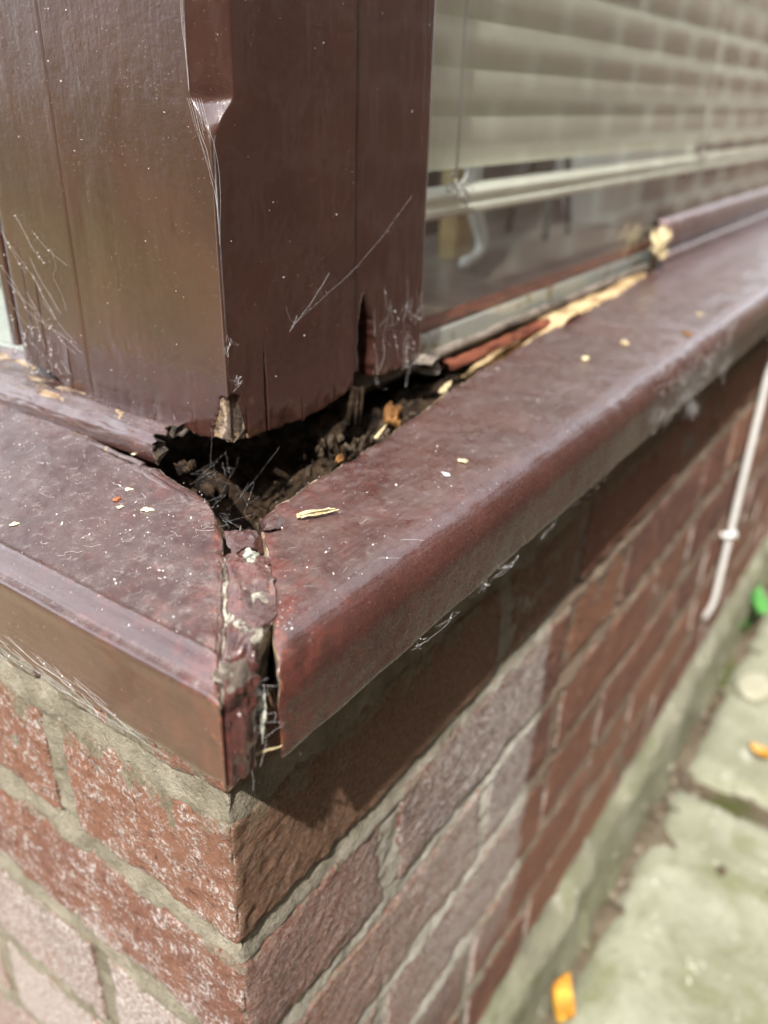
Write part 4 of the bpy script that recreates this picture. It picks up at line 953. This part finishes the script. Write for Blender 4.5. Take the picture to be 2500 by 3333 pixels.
prof = [(YB + .010, -.0560), (YB - .009, -.0560), (YB - .0105, -.0545), (YB - .0105, -.0520), (YB - .0090, -.0508), (YB - .0090, -.0478), (YB - .0105, -.0466), (YB - .0105, -.0448), (YB - .009, -.0434), (YB + .010, -.0434)]
n = len(prof); V = [(xx_, y_, z_) for xx_ in (.205, 2.2) for y_, z_ in prof]
m.add(V, [(k_, n + k_, n + (k_ + 1) % n, (k_ + 1) % n)[::-1] for k_ in range(n)] + [tuple(range(n)), tuple(range(n, 2 * n))[::-1]]); m.build('bottom_rail', M_BLIND, blind)
for x0 in (.2665, .707, 1.3, 1.9):
    z = np.linspace(.88, -.036, 30)
    m = MB().tube(np.stack([x0 + .0012 * n1(z, 14, int(x0 * 50)), np.full_like(z, YB - .0125), z], -1), .00075, 6)
    for q in range(3):
        t = np.linspace(0, 1, 26); a = t * (5 + q) + q
        m.tube(np.stack([x0 + .002 + .016 * t + .004 * np.cos(a * 2) - .006 * q, YB - .0140 - .002 * np.sin(a), -.036 - .013 * t + .003 * np.sin(a * 2.3 + q)], -1), .0006, 5)
    m.build('cord', M_PLASTIC, blind, True)
M_PALE = plain('pale_grey_green_board', (.40, .45, .43), .5, .1)
# ------------------------------------------------------------------ inside the room, behind the glass
tag(MB().box(.17, 2.36, .0930, .27, -.136, -.1125, .002).build('window_board', M_BOARD), 'grey brown window board inside behind the glass', 'shelf')
tag(MB().box(.0930, .165, .20, 1.28, -.136, -.1125, .002).build('window_board', M_PALE), 'white window board inside the sunny end window', 'shelf')
def lathe(prof, c, mat, name, n=36):
    V = [(c[0] + r_ * math.cos(a), c[1] + r_ * math.sin(a), c[2] + z_) for r_, z_ in prof for a in np.linspace(0, 2 * math.pi, n, endpoint=False)]
    Fc = [(i * n + j, i * n + (j + 1) % n, (i + 1) * n + (j + 1) % n, (i + 1) * n + j) for i in range(len(prof) - 1) for j in range(n)]
    return mesh_obj(name, V, Fc, mat)
pot = lathe([(.0, 0), (.044, 0), (.047, .003), (.064, .044), (.066, .046), (.0675, .047), (.074, .082), (.0745, .086), (.072, .087), (.062, .045), (.045, .006), (.0, .006)], (.760, .182, -.1122), M_WHITEPOT, 'plant_pot')
tag(pot, 'white china pot standing on the window board behind the glass', 'pot')
orn = empty('ornament', (.42, .16, -.112), 'white curved ornament leg on the window board under the blind', 'ornament')
t = np.linspace(0, 1, 60); kp = np.array([(.418, .162, -.030), (.4175, .161, -.055), (.4215, .160, -.073), (.433, .160, -.089), (.4365, .160, -.0975), (.431, .160, -.1030), (.420, .160, -.1052), (.408, .160, -.1075)])
k0 = np.linspace(0, 1, len(kp)); path_ = np.stack([np.interp(t, k0, kp[:, q]) for q in range(3)], -1)
for _ in range(12): path_[1:-1] = (path_[:-2] + 2 * path_[1:-1] + path_[2:]) / 4
MB().tube(path_, np.interp(t, [0, .3, .6, .85, .95, 1], [.0070, .0055, .0040, .0036, .0046, .0030]), 14).build('leg', M_WHITEPOT, orn, True)
lathe_o = lathe([(0, .03), (.016, .028), (.026, .014), (.028, 0), (.020, -.012), (.006, -.018), (0, -.019)], (.418, .168, -.018), M_WHITEPOT, 'body', 24); lathe_o.parent = orn; lathe_o.matrix_parent_inverse = Matrix.Translation(-orn.location)
tag(MB().box(.438, .463, .183, .200, -.1124, -.02, .002).build('wooden_block', M_YELLOW), 'yellow pine block standing beside the white ornament', 'block')
st = empty('stand', (.62, .19, -.112), 'thin dark splayed stand on the window board beside the white pot', 'stand')
for a, b in (((.600, .185), (.592, .180)), ((.612, .190), (.640, .178)), ((.606, .196), (.618, .230))):
    MB().tube([(a[0], a[1], .06), (b[0], b[1], -.1122)], [.0022, .0030], 8).build('leg', M_DARKROD, st, True)
MB().tube([(.606, .190, .05), (.606, .190, .075)], .014, 16).build('head', M_DARKROD, st, True)

# ================================================================== small things
# cable clipped down the wall
cab = empty('white_cable', (.765, -.005, -.53), 'white cable clipped down the brick wall to near the paving', 'cable')
z = np.linspace(-.155, -.548, 40); xx = .744 + .020 * (z + .155) / -.393
MB().tube(np.stack([xx, -.0075 + .007 * ss(-.50, -.548, z) ** 3, z], -1), .0034, 12).build('cable', M_PLASTIC, cab, True)
for zc in (-.425, -.20):
    xc = float(np.interp(-zc, -z, xx)); m = MB()
    a = np.linspace(-.3, math.pi + .3, 14); m.tube([(xc + .0056 * math.cos(q), -.0075 - .0054 * math.sin(q), zc) for q in a], .0022, 8)
    m.tube([(xc - .0085, .003, zc), (xc - .0085, -.0065, zc)], .0030, 10); m.build('clip', M_PLASTIC, cab, True)
# fallen leaves and a weed
def leaf(name, c, L, W, mat, rz, tilt, curl, label, cat, seed=0):
    u = np.linspace(0, 1, 15); v = np.linspace(-1, 1, 9); U_, V_ = np.meshgrid(u, v, indexing='ij')
    w = W * np.sin(np.pi * np.clip(U_, .002, .998) ** .85) ** 1.05 * (1 - .15 * U_)
    Q = np.stack([(U_ - .5) * L, V_ * w / 2, curl * L * (V_ ** 2 * .55 + (U_ - .5) ** 2 * 1.1) - .02 * L * (1 - abs(V_)) ** 4], -1)
    Q[..., 2] += vn(Q, 70, seed) * L * .03
    from mathutils import Euler
    Rm = np.array(Euler((tilt[0], tilt[1], rz)).to_matrix()); top = Q @ Rm.T + np.array(c); bot = (Q - np.array([0, 0, .0005])) @ Rm.T + np.array(c)
    V = np.concatenate([top.reshape(-1, 3), bot.reshape(-1, 3)]); o = mesh_obj(name, V, gridf(15, 9) + gridf(15, 9, True, 135), mat)
    return tag(o, label, cat)
leaf('fallen_leaf', (.752, -.101, GZ + .006), .030, .022, M_YLEAF, R(70), (R(10), R(8)), .35, 'small yellow leaf lying on the far mossy paving slab', 'leaf', 3)
leaf('fallen_leaf', (.325, -.026, GZ + .010), .046, .030, M_YLEAF, R(20), (R(38), R(5)), .40, 'large curled orange yellow leaf at the foot of the wall', 'leaf', 5)
weed = empty('weed', (1.03, -.02, GZ), 'small green weed sprouting between wall and paving', 'weed')
for i, (dx, dy, dz, L, W, rz, tx) in enumerate(((0, -.006, .050, .052, .040, 20, 40), (.03, -.012, .028, .035, .025, -40, 20), (-.03, .0, .020, .03, .022, 160, 20))):
    o = leaf('leaf', (1.03 + dx, -.02 + dy, GZ + dz), L, W, M_GLEAF, R(rz), (R(tx), R(-25)), .15, None, None, 20 + i); o.parent = weed; o.matrix_parent_inverse = Matrix.Translation(-weed.location)
    MB().tube([(1.03, -.02, GZ - .02), (1.03 + dx * .6, -.02 + dy * .5, GZ + dz * .7), (1.03 + dx, -.02 + dy, GZ + dz)], .0012, 6).build('stem', M_GLEAF, weed, True)
def pebble(name, c, r3, mat, seed, label, cat):
    import bmesh
    bm = bmesh.new(); bmesh.ops.create_icosphere(bm, subdivisions=3, radius=1.0)
    V = np.array([v.co[:] for v in bm.verts]); Fc = [[v.index for v in f.verts] for f in bm.faces]; bm.free()
    V = V * (1 + .22 * fbm(V, 1.3, seed, 3))[:, None] * np.array(r3) + np.array(c)
    return tag(mesh_obj(name, V, Fc, mat), label, cat)
M_STONE = plain('pale_cream_stone', (.32, .31, .23), .8, .15, 40); M_STONE2 = plain('brown_grit', (.20, .165, .125), .95, .45, 90)
pebble('flat_patch', (.885, -.064, GZ + .004), (.036, .022, .006), M_STONE, 3, 'pale cream flat patch lying on the far paving slab', 'patch')  # pale flattened shape on the far slab
pebble('pebble', (.668, -.014, GZ + .004), (.010, .008, .007), M_STONE, 5, 'small pale pebble at the slab joint by the wall', 'pebble')
rng = np.random.default_rng(77); m = MB()
for i in range(260):
    x_ = rng.uniform(.1, 1.4); y_ = -.032 + rng.normal(0, .012)
    m.chip((x_, min(y_, -.012), GZ - .012 + rng.uniform(0, .008)), rng.uniform(.002, .007), rng, (1, rng.uniform(.6, 1), .6))
tag(m.build('gravel', M_STONE2), 'crumbs of grit and gravel in the gap between wall and paving', 'gravel', kind='stuff')

def topz(x_, y_, right=True): return ZT + SL * ((y_ - YF) if right else (x_ - XF))
def flake(name, x_, y_, right, size, mat, seed, label, cat, st=(1.4, 1, .3)):
    r_ = np.random.default_rng(seed); n = 12; a = np.linspace(0, 2 * math.pi, n, endpoint=False)
    size = size * .8; rad = size / 2 * (1 + r_.uniform(-.45, .35, n)); ph = r_.uniform(0, 6.28)
    z0 = topz(x_, y_, right)
    px = rad * np.cos(a) * st[0]; py = rad * np.sin(a) * st[1]; qx = px * math.cos(ph) - py * math.sin(ph); qy = px * math.sin(ph) + py * math.cos(ph)
    th = size * st[2] * .6; lift = r_.uniform(.1, .5, n) * th
    V = [(x_ + qx[i], y_ + qy[i], z0 + .0002 + lift[i] * .4) for i in range(n)] + [(x_ + qx[i] * .9, y_ + qy[i] * .9, z0 + th * .7 + lift[i]) for i in range(n)] + [(x_, y_, z0 + th * .9)]
    Fc = [(i, (i + 1) % n, n + (i + 1) % n, n + i) for i in range(n)] + [(n + i, n + (i + 1) % n, 2 * n) for i in range(n)]
    return tag(mesh_obj(name, V, Fc, mat, None, True), label, cat)
flake('lichen_flake', .0299, .0598, False, .0036, M_CHIPY, 1, 'oval pale yellow flake on the glossy sill, nearest the hollow', 'flake')
flake('lichen_flake', .0355, .0760, False, .0030, M_CHIPY, 2, 'pale yellow flake just above the orange chip on the glossy sill', 'flake')
flake('lichen_flake', .0262, .0692, False, .0026, M_CHIPY, 3, 'small pale flake just below the orange chip on the glossy sill', 'flake')
flake('lichen_flake', .0545, .0950, False, .0024, M_CHIPY, 4, 'tiny pale flake beside the foot of the glazing bead', 'flake')
flake('lichen_flake', .0010, .0900, False, .0030, M_CHIPY, 5, 'pale flake near the gleaming edge at the left of the photo', 'flake')
flake('bark_chip', .0285, .0737, False, .0028, M_CHIPO, 6, 'orange brown chip lying on the glossy sill', 'chip', (1.1, 1, .7))
flake('wood_chip', .1336, .0000, True, .0040, M_STRAW, 7, 'tan wood crumb in the middle of the long sill', 'chip', (1.2, .8, .6))
flake('paint_chip', .1198, -.0009, True, .0040, M_CHIPW, 8, 'pale bluish white paint fleck on the long sill beside the tan crumb', 'chip', (1.5, .8, .15))
flake('wood_chip', .2914, .0149, True, .0048, M_STRAW, 9, 'tan crumb on the far part of the long sill near its inner edge', 'chip', (1, 1, .8))
flake('wood_chip', .3400, .0107, True, .0085, M_STRAW, 10, 'pale flat splinter cluster on the far part of the long sill', 'chip', (1.6, .6, .25))
flake('bark_chip', .3943, -.0098, True, .0075, M_ORANGE, 11, 'orange chip near the outer edge of the long sill', 'chip', (1.4, .8, .3))
flake('wood_chip', .4483, -.0014, True, .0050, M_STRAW, 12, 'farthest pale crumb on the long sill', 'chip', (1.2, .9, .4))
# splinters
def splinter(name, a, b, r0, mat, seed, label, cat='splinter', n=3, spread=.0012, parent=None):
    r_ = np.random.default_rng(seed); m = MB(); a, b = np.array(a), np.array(b)
    for i in range(n):
        t = np.linspace(0, 1, 7); o_ = r_.uniform(-1, 1, 3) * spread * np.array([1, 1, .5])
        P_ = a + (b - a) * t[:, None] * r_.uniform(.7, 1) + o_ + r_.normal(0, spread * .15, (7, 3))
        m.tube(P_, r0 * (1 - t * .75) * r_.uniform(.6, 1.1), 5)
    return tag(m.build(name, mat, parent, False), label, cat)
splinter('splinter', (.0560, .0165, -.1222), (.0675, .0098, -.1222), .00075, M_STRAW, 1, 'bundle of straw coloured splinters lifting from the long sill by the hollow', n=7, spread=.0011)
splinter('twig', (.0370, .0270, -.1340), (.0450, .0320, -.1215), .00075, M_GREYWOOD, 2, 'grey brown twig sticking up out of the hollow', 'twig', n=1, spread=.0002)
splinter('splinter', (.0395, .0400, -.1262), (.0335, .0300, -.1235), .0008, M_REDWOOD, 3, 'brown splinter poking from the broken edge of the glossy sill', n=2, spread=.0005)
splinter('straw', (-.0045, -.0185, -.1590), (-.0010, -.0270, -.1535), .0006, M_STRAW, 4, 'yellow straw stuck across the open corner joint', 'straw', n=2, spread=.0006)
splinter('splinter', (.1230, .0335, -.1206), (.1390, .0385, -.1196), .0006, M_STRAW, 5, 'long pale splinter along the inner edge of the long sill', n=2, spread=.0006)
splinter('splinter', (.189, .0425, -.1205), (.200, .0440, -.1185), .0009, M_STRAW, 8, 'short white frayed splinter at the sill edge under the window frame', n=5, spread=.0016)
ys_ = MB(); g2 = np.random.default_rng(6)
for _ in range(26):
    a_ = np.array([.548, .0635, -.103]) + g2.normal(0, 1, 3) * np.array([.0045, .002, .004]); b_ = a_ + np.array([g2.uniform(.004, .016), g2.normal(0, .002), g2.uniform(.002, .012)])
    t = np.linspace(0, 1, 4); ys_.tube(a_ + (b_ - a_) * t[:, None] + g2.normal(0, .0006, (4, 3)), np.array([.0008, .0019, .0016, .0003]) * g2.uniform(.7, 1.3), 5)
tag(ys_.build('splinter', M_STRAW), 'bright yellow broken wood at the end of the bottom rail', 'splinter')
slab_noise('wood_chip', (.1060, .0390, -.1255), (.0018, .0013, .0010), M_ORANGE, None, 45, R(15), (R(25), R(-20)), amp=.002, jagged=.4)
tag(bpy.data.objects['wood_chip.005'] if 'wood_chip.005' in bpy.data.objects else col.objects[-1], 'orange rotten chip on the debris in the hollow', 'chip')
# curled paint flakes
def curl(name, c, w, r_, a0, a1, mat, rz, label, seed=0, tilt=0):
    n, mm = 22, 12; a = np.linspace(a0, a1, n); u = np.linspace(-1, 1, mm)
    A_, U_ = np.meshgrid(a, u, indexing='ij'); Q = np.stack([r_ * np.cos(A_) * (1 + .1 * np.sin(3 * U_)), U_ * w / 2 * (1 + .25 * np.sin(A_ * 3 + seed)), r_ * np.sin(A_)], -1)
    Q += (fbm(Q, 400, seed, 3) * r_ * .12)[..., None]
    from mathutils import Euler
    Rm = np.array(Euler((tilt, 0, rz)).to_matrix()); V = Q @ Rm.T + np.array(c); V2 = (Q * np.array([.93, 1, .93])) @ Rm.T + np.array(c)
    V = np.concatenate([V.reshape(-1, 3), V2.reshape(-1, 3)]); k_ = np.zeros(len(V))
    return tag(mesh_obj(name, V, gridf(n, mm) + gridf(n, mm, True, n * mm), mat, None, True, {'raw': k_, 'wear': k_ + .3, 'dark': k_}), label, 'paint flake')
curl('paint_flake', (.2010, .0600, -.1150), .010, .0055, R(-60), R(150), M_GREYWOOD, R(20), 'curled grey flake hanging under the window frame beside the glass', 3)
curl('paint_flake', (.0345, .0225, -.1305), .012, .0075, R(25), R(125), M_FILL, R(-40), 'brown flake of paint lodged in the throat of the hollow', 7, R(10))
curl('paint_flake', (.0480, .0215, -.1268), .010, .0045, R(20), R(150), M_FILL, R(-52), 'lifted red brown paint blister beside the throat of the hollow', 9)
curl('paint_flake', (.0415, .0125, -.1278), .008, .0035, R(20), R(160), M_FILL, R(-48), 'lower lifted paint blister near the corner joint', 12)

g3 = np.random.default_rng(17)
for i in range(9):                                                       # small lifted curls of paint along the corner joint
    t_ = g3.uniform(0, 1); base = np.array([.026, .012, 0]) * (1 - t_) + np.array([.000, -.012, 0]) * t_; base[0] += g3.uniform(-.005, .004); base[1] -= (base[0] - (.026 - .026 * t_)) * .6
    base[2] = ZT + SL * min(base[0] - XF, base[1] - YF + .004) - .0006
    o = curl('paint_curl', base, g3.uniform(.002, .005), g3.uniform(.0009, .0018), R(-10), R(g3.uniform(110, 170)), M_FILL if i % 3 else M_PUTTY, g3.uniform(0, 6.28), None, i)
    del o['category']; o.parent = fil

# ------------------------------------------------------------------ spider silk, dust
def web(name, threads, r_, label, jit=.0004, seed=0, clumps=0):
    g = np.random.default_rng(seed); m = MB()
    for th in threads:
        th = np.asarray(th, float); n = max(8, len(th) * 7); k0 = np.linspace(0, 1, len(th)); k1 = np.linspace(0, 1, n)
        P_ = np.stack([np.interp(k1, k0, th[:, q]) for q in range(3)], -1); J_ = g.normal(0, jit * 2.2, (n, 3))
        for _ in range(3): J_[1:-1] = (J_[:-2] + J_[1:-1] * 2 + J_[2:]) / 4
        J_ *= np.sin(np.pi * k1)[:, None] ** .5; P_ = P_ + J_; sag = np.linalg.norm(th[-1] - th[0]); P_[:, 2] -= .05 * sag * np.sin(np.pi * k1)
        for _ in range(2): P_[1:-1] = (P_[:-2] + P_[1:-1] * 2 + P_[2:]) / 4
        m.tube(P_, .30 * r_ * g.uniform(.5, 1.2), 4, False)
        if clumps and g.random() < clumps:
            for _ in range(3): m.chip(P_[g.integers(n)], r_ * g.uniform(2, 5), g)
    return tag(m.build(name, M_WEB), label, 'cobweb')
def tuft(c, n, size, g, flat=(1, 1, 1)):
    T = []
    for _ in range(n):
        p = np.array(c) + g.normal(0, size * .5, 3) * np.array(flat); T.append([p, p + g.normal(0, size, 3) * np.array(flat), p + g.normal(0, size, 3) * np.array(flat)])
    return T
g = np.random.default_rng(91)
yl, xl = PY - .0009, PX - .0009
web('cobweb', [[(.1060, yl, -.0760), (.1290, yl - .001, -.0625), (.1560, yl - .001, -.0497), (.1830, yl, -.0370)], [(.1060, yl, -.0760), (.1030, yl, -.0735), (.1015, yl, -.0690)], [(.104, yl, -.077), (.110, yl, -.0742)], [(.1030, yl, -.0785), (.1075, yl, -.0735)], [(.1100, yl, -.0735), (.127, yl, -.0605)]], .00009,
    'long slanting cobweb thread across the shaded side of the post', .0002, 1)
T = [[(xl, .186, -.066), (xl, .178, -.072), (xl, .174, -.079), (xl, .168, -.082), (xl, .160, -.084), (xl, .150, -.088), (xl, .140, -.094)], [(xl, .168, -.082), (xl, .167, -.090), (xl, .165, -.097)], [(xl, .185, -.080), (xl, .175, -.088), (xl, .166, -.088)],
     [(xl, .165, -.060), (xl, .158, -.070), (xl, .150, -.080)], [(xl, .150, -.055), (xl, .149, -.062), (xl, .151, -.064), (xl, .149, -.068), (xl, .146, -.078)], [(xl, .182, -.052), (xl, .172, -.060), (xl, .160, -.072)]]
for _ in range(9):
    a = np.array([xl, g.uniform(.150, .188), g.uniform(-.095, -.045)]); T.append([a, a + np.array([0, -g.uniform(.008, .022), -g.uniform(.008, .018)])])
for _ in range(30):
    a = np.array([xl, g.uniform(.152, .186), g.uniform(-.109, -.085)]); T.append([a, a + np.array([0, g.normal(0, .003), -g.uniform(.002, .010)])])
web('cobweb', T, .00008, 'cobwebs spread over the sunny foot of the post by the end window', .0002, 92, .5)
T = []
for _ in range(26):
    a = np.array([g.uniform(.158, .198), PY + .0002, g.uniform(-.110, -.070)]); T.append([a, a + np.array([g.normal(0, .004), -.0004, -g.uniform(.002, .012)]), a + np.array([g.normal(0, .005), -.0002, -g.uniform(.004, .018)])])
web('cobweb', T, .00009, 'grey cobweb fluff on the window frame beside the post', .0003, 93, .3)
T = []
for c in ((.0720, .0603, -.0770), (.0735, .0602, -.0905)): T += tuft(c, 8, .0016, g, (1, .2, 1))
web('cobweb', T, .00008, 'small tuft of silk on the arris of the post', .0001, 94)
def onR(x_, y_, h=.0004): return (x_, y_, topz(x_, y_, True) + h)
def onL(x_, y_, h=.0004): return (x_, y_, topz(x_, y_, False) + h)
T = [[onR(.040, .008), onR(.050, .0035), onR(.057, .0009), onR(.0617, -.0066), onR(.0700, -.0130), onR(.0740, -.0200)], [onR(.030, .001), onR(.045, -.006), onR(.062, -.010)], [onR(.036, -.004), onR(.052, -.010), onR(.060, -.020)], [onR(.028, -.008), onR(.036, -.012), onR(.045, -.011)],
     [onR(.020, -.013), onR(.040, -.006), onR(.055, -.0015)], [onR(.034, .006), onR(.048, -.002)], [onR(.047, .0045), onR(.060, .0022), onR(.072, .001)]]
web('cobweb', T, .00009, 'white cobweb threads over the long sill beside the corner joint', .00025, 95, .6)
T = [ [onL(.030, .078), onL(.029, .060), onL(.033, .048)], [onL(.040, .110), onL(.030, .100), onL(.018, .096)], [onL(.052, .150), onL(.050, .120), onL(.046, .104)],
     [onL(.020, .050), onL(.024, .038), onL(.028, .034)], [onL(.036, .070), onL(.032, .058), onL(.024, .052)]]
for _ in range(60):
    x_, y_ = g.uniform(-.006, .045), g.uniform(.01, .16)
    if y_ < x_ + .004: continue
    dx, dy = g.normal(0, .0022), g.normal(0, .0030); T.append([onL(x_, y_), onL(x_ + dx, y_ + dy, .0007)])
web('cobweb', T, .00008, 'fine cobweb strands scattered over the glossy sill', .0002, 96, .2)
T = []
for _ in range(40):
    x_ = g.uniform(.06, .24); a = np.array([x_, YF - .0007, -.1605 + g.normal(0, .0006)]); T.append([a, a + np.array([g.normal(0, .008), -.0006, -abs(g.normal(0, .0012))])])
for c, n, s_ in (((.112, YF - .0008, -.1605), 8, .0018), ((.125, YF - .0008, -.1600), 5, .0013)): T += tuft(c, n, s_, g, (1.4, .4, .7))
web('cobweb', T, .00006, 'torn white cobweb hanging from the lower edge of the long sill', .0002, 97, .2)
T = []
for _ in range(150):
    x_ = g.uniform(.30, .46); z_ = g.uniform(-.160, -.128); a = np.array([x_, YF - .0012 + .004 * ss(-.135, -.128, z_), z_]); T.append([a, a + g.normal(0, .007, 3) * np.array([1, .15, .8])])
T += tuft((.376, YF - .002, -.166), 16, .004, g, (1.5, .4, .8))
web('cobweb', T, .00011, 'thick bluish cobweb sheet over the far outer edge of the long sill', .0005, 98)
T = []
for _ in range(18):
    t_ = g.uniform(0, 1); p = np.array([.036 + .05 * t_ * g.uniform(.3, 1), .030 + .03 * t_, -.124 + g.normal(0, .002)]); T.append([p, p + g.normal(0, .004, 3), p + g.normal(0, .006, 3)])
for _ in range(14):
    p = np.array([.060 + g.normal(0, .004), .062 + g.normal(0, .006), -.121]); T.append([p, p + g.normal(0, .004, 3)])
web('cobweb', T, .00003, 'wispy cobwebs strung across the mouth of the hollow', .0002, 99, .2)
T = []
for _ in range(24):
    p = np.array([-.0045 + g.normal(0, .0012), -.0195 + g.normal(0, .0010), g.uniform(-.158, -.130)]); T.append([p, p + g.normal(0, .0022, 3), p + g.normal(0, .003, 3)])
web('cobweb', T, .00007, 'brown hairs and silk filling the open corner joint', .0002, 100)
T = [[(PX - .0006, PY + .0085 - .0010 * i, .0 - .002), (PX - .0006 + .0004 * i, PY + .0045 - .0009 * i, -.012 - .001 * i), (PX + .0002, PY - .0006, -.026 - .003 * i)] for i in range(7)]
T += [[(PX - .0007, PY + .0076, .09), (PX - .0007, PY + .0075, .03), (PX - .0007, PY + .0073, .0)] for _ in range(4)]
web('cobweb', T, .00009, 'taut silk threads over the chamfer stop on the post', .0002, 101)
T = []
for _ in range(40):
    y_ = g.uniform(.03, .13); a = np.array([XF - .0008, y_, g.uniform(-.160, -.150)]); T.append([a, a + np.array([-.0015, -g.uniform(.01, .04), -g.uniform(0, .004)])])
web('cobweb', T, .00007, 'combed silk strands along the lower edge of the glossy sill', .0002, 102, .2)
# loose specks
m = MB(); g = np.random.default_rng(55)
for _ in range(700):
    k_ = g.random()
    if k_ < .40:
        x_ = .01 + g.random() ** 1.6 * .45; yi = float(np.interp(x_, [p[0] for p in innR], [p[1] for p in innR])); y_ = g.uniform(YF + .006, min(yi, x_ - .024) if x_ < .0537 else yi)
        c = onR(x_, y_, .0001)
    elif k_ < .70:
        x_ = g.uniform(XF + .004, .050); y_ = x_ + .004 + g.random() ** 1.4 * .15; c = onL(x_, y_, .0001)
    elif k_ < .76: c = (PX - .0001, g.uniform(.069, .185), g.uniform(-.105, .03))
    elif k_ < .79: c = (g.uniform(.075, .198), PY - .0001, g.uniform(-.105, .04))
    else: continue
    m.chip(c, g.uniform(.00014, .00042) * (2.0 if g.random() < .05 else 1), g, (1, g.uniform(.3, 1), .25))
tag(m.build('dust', M_WEB), 'tiny pale dust specks on the painted timbers', 'dust', kind='stuff')
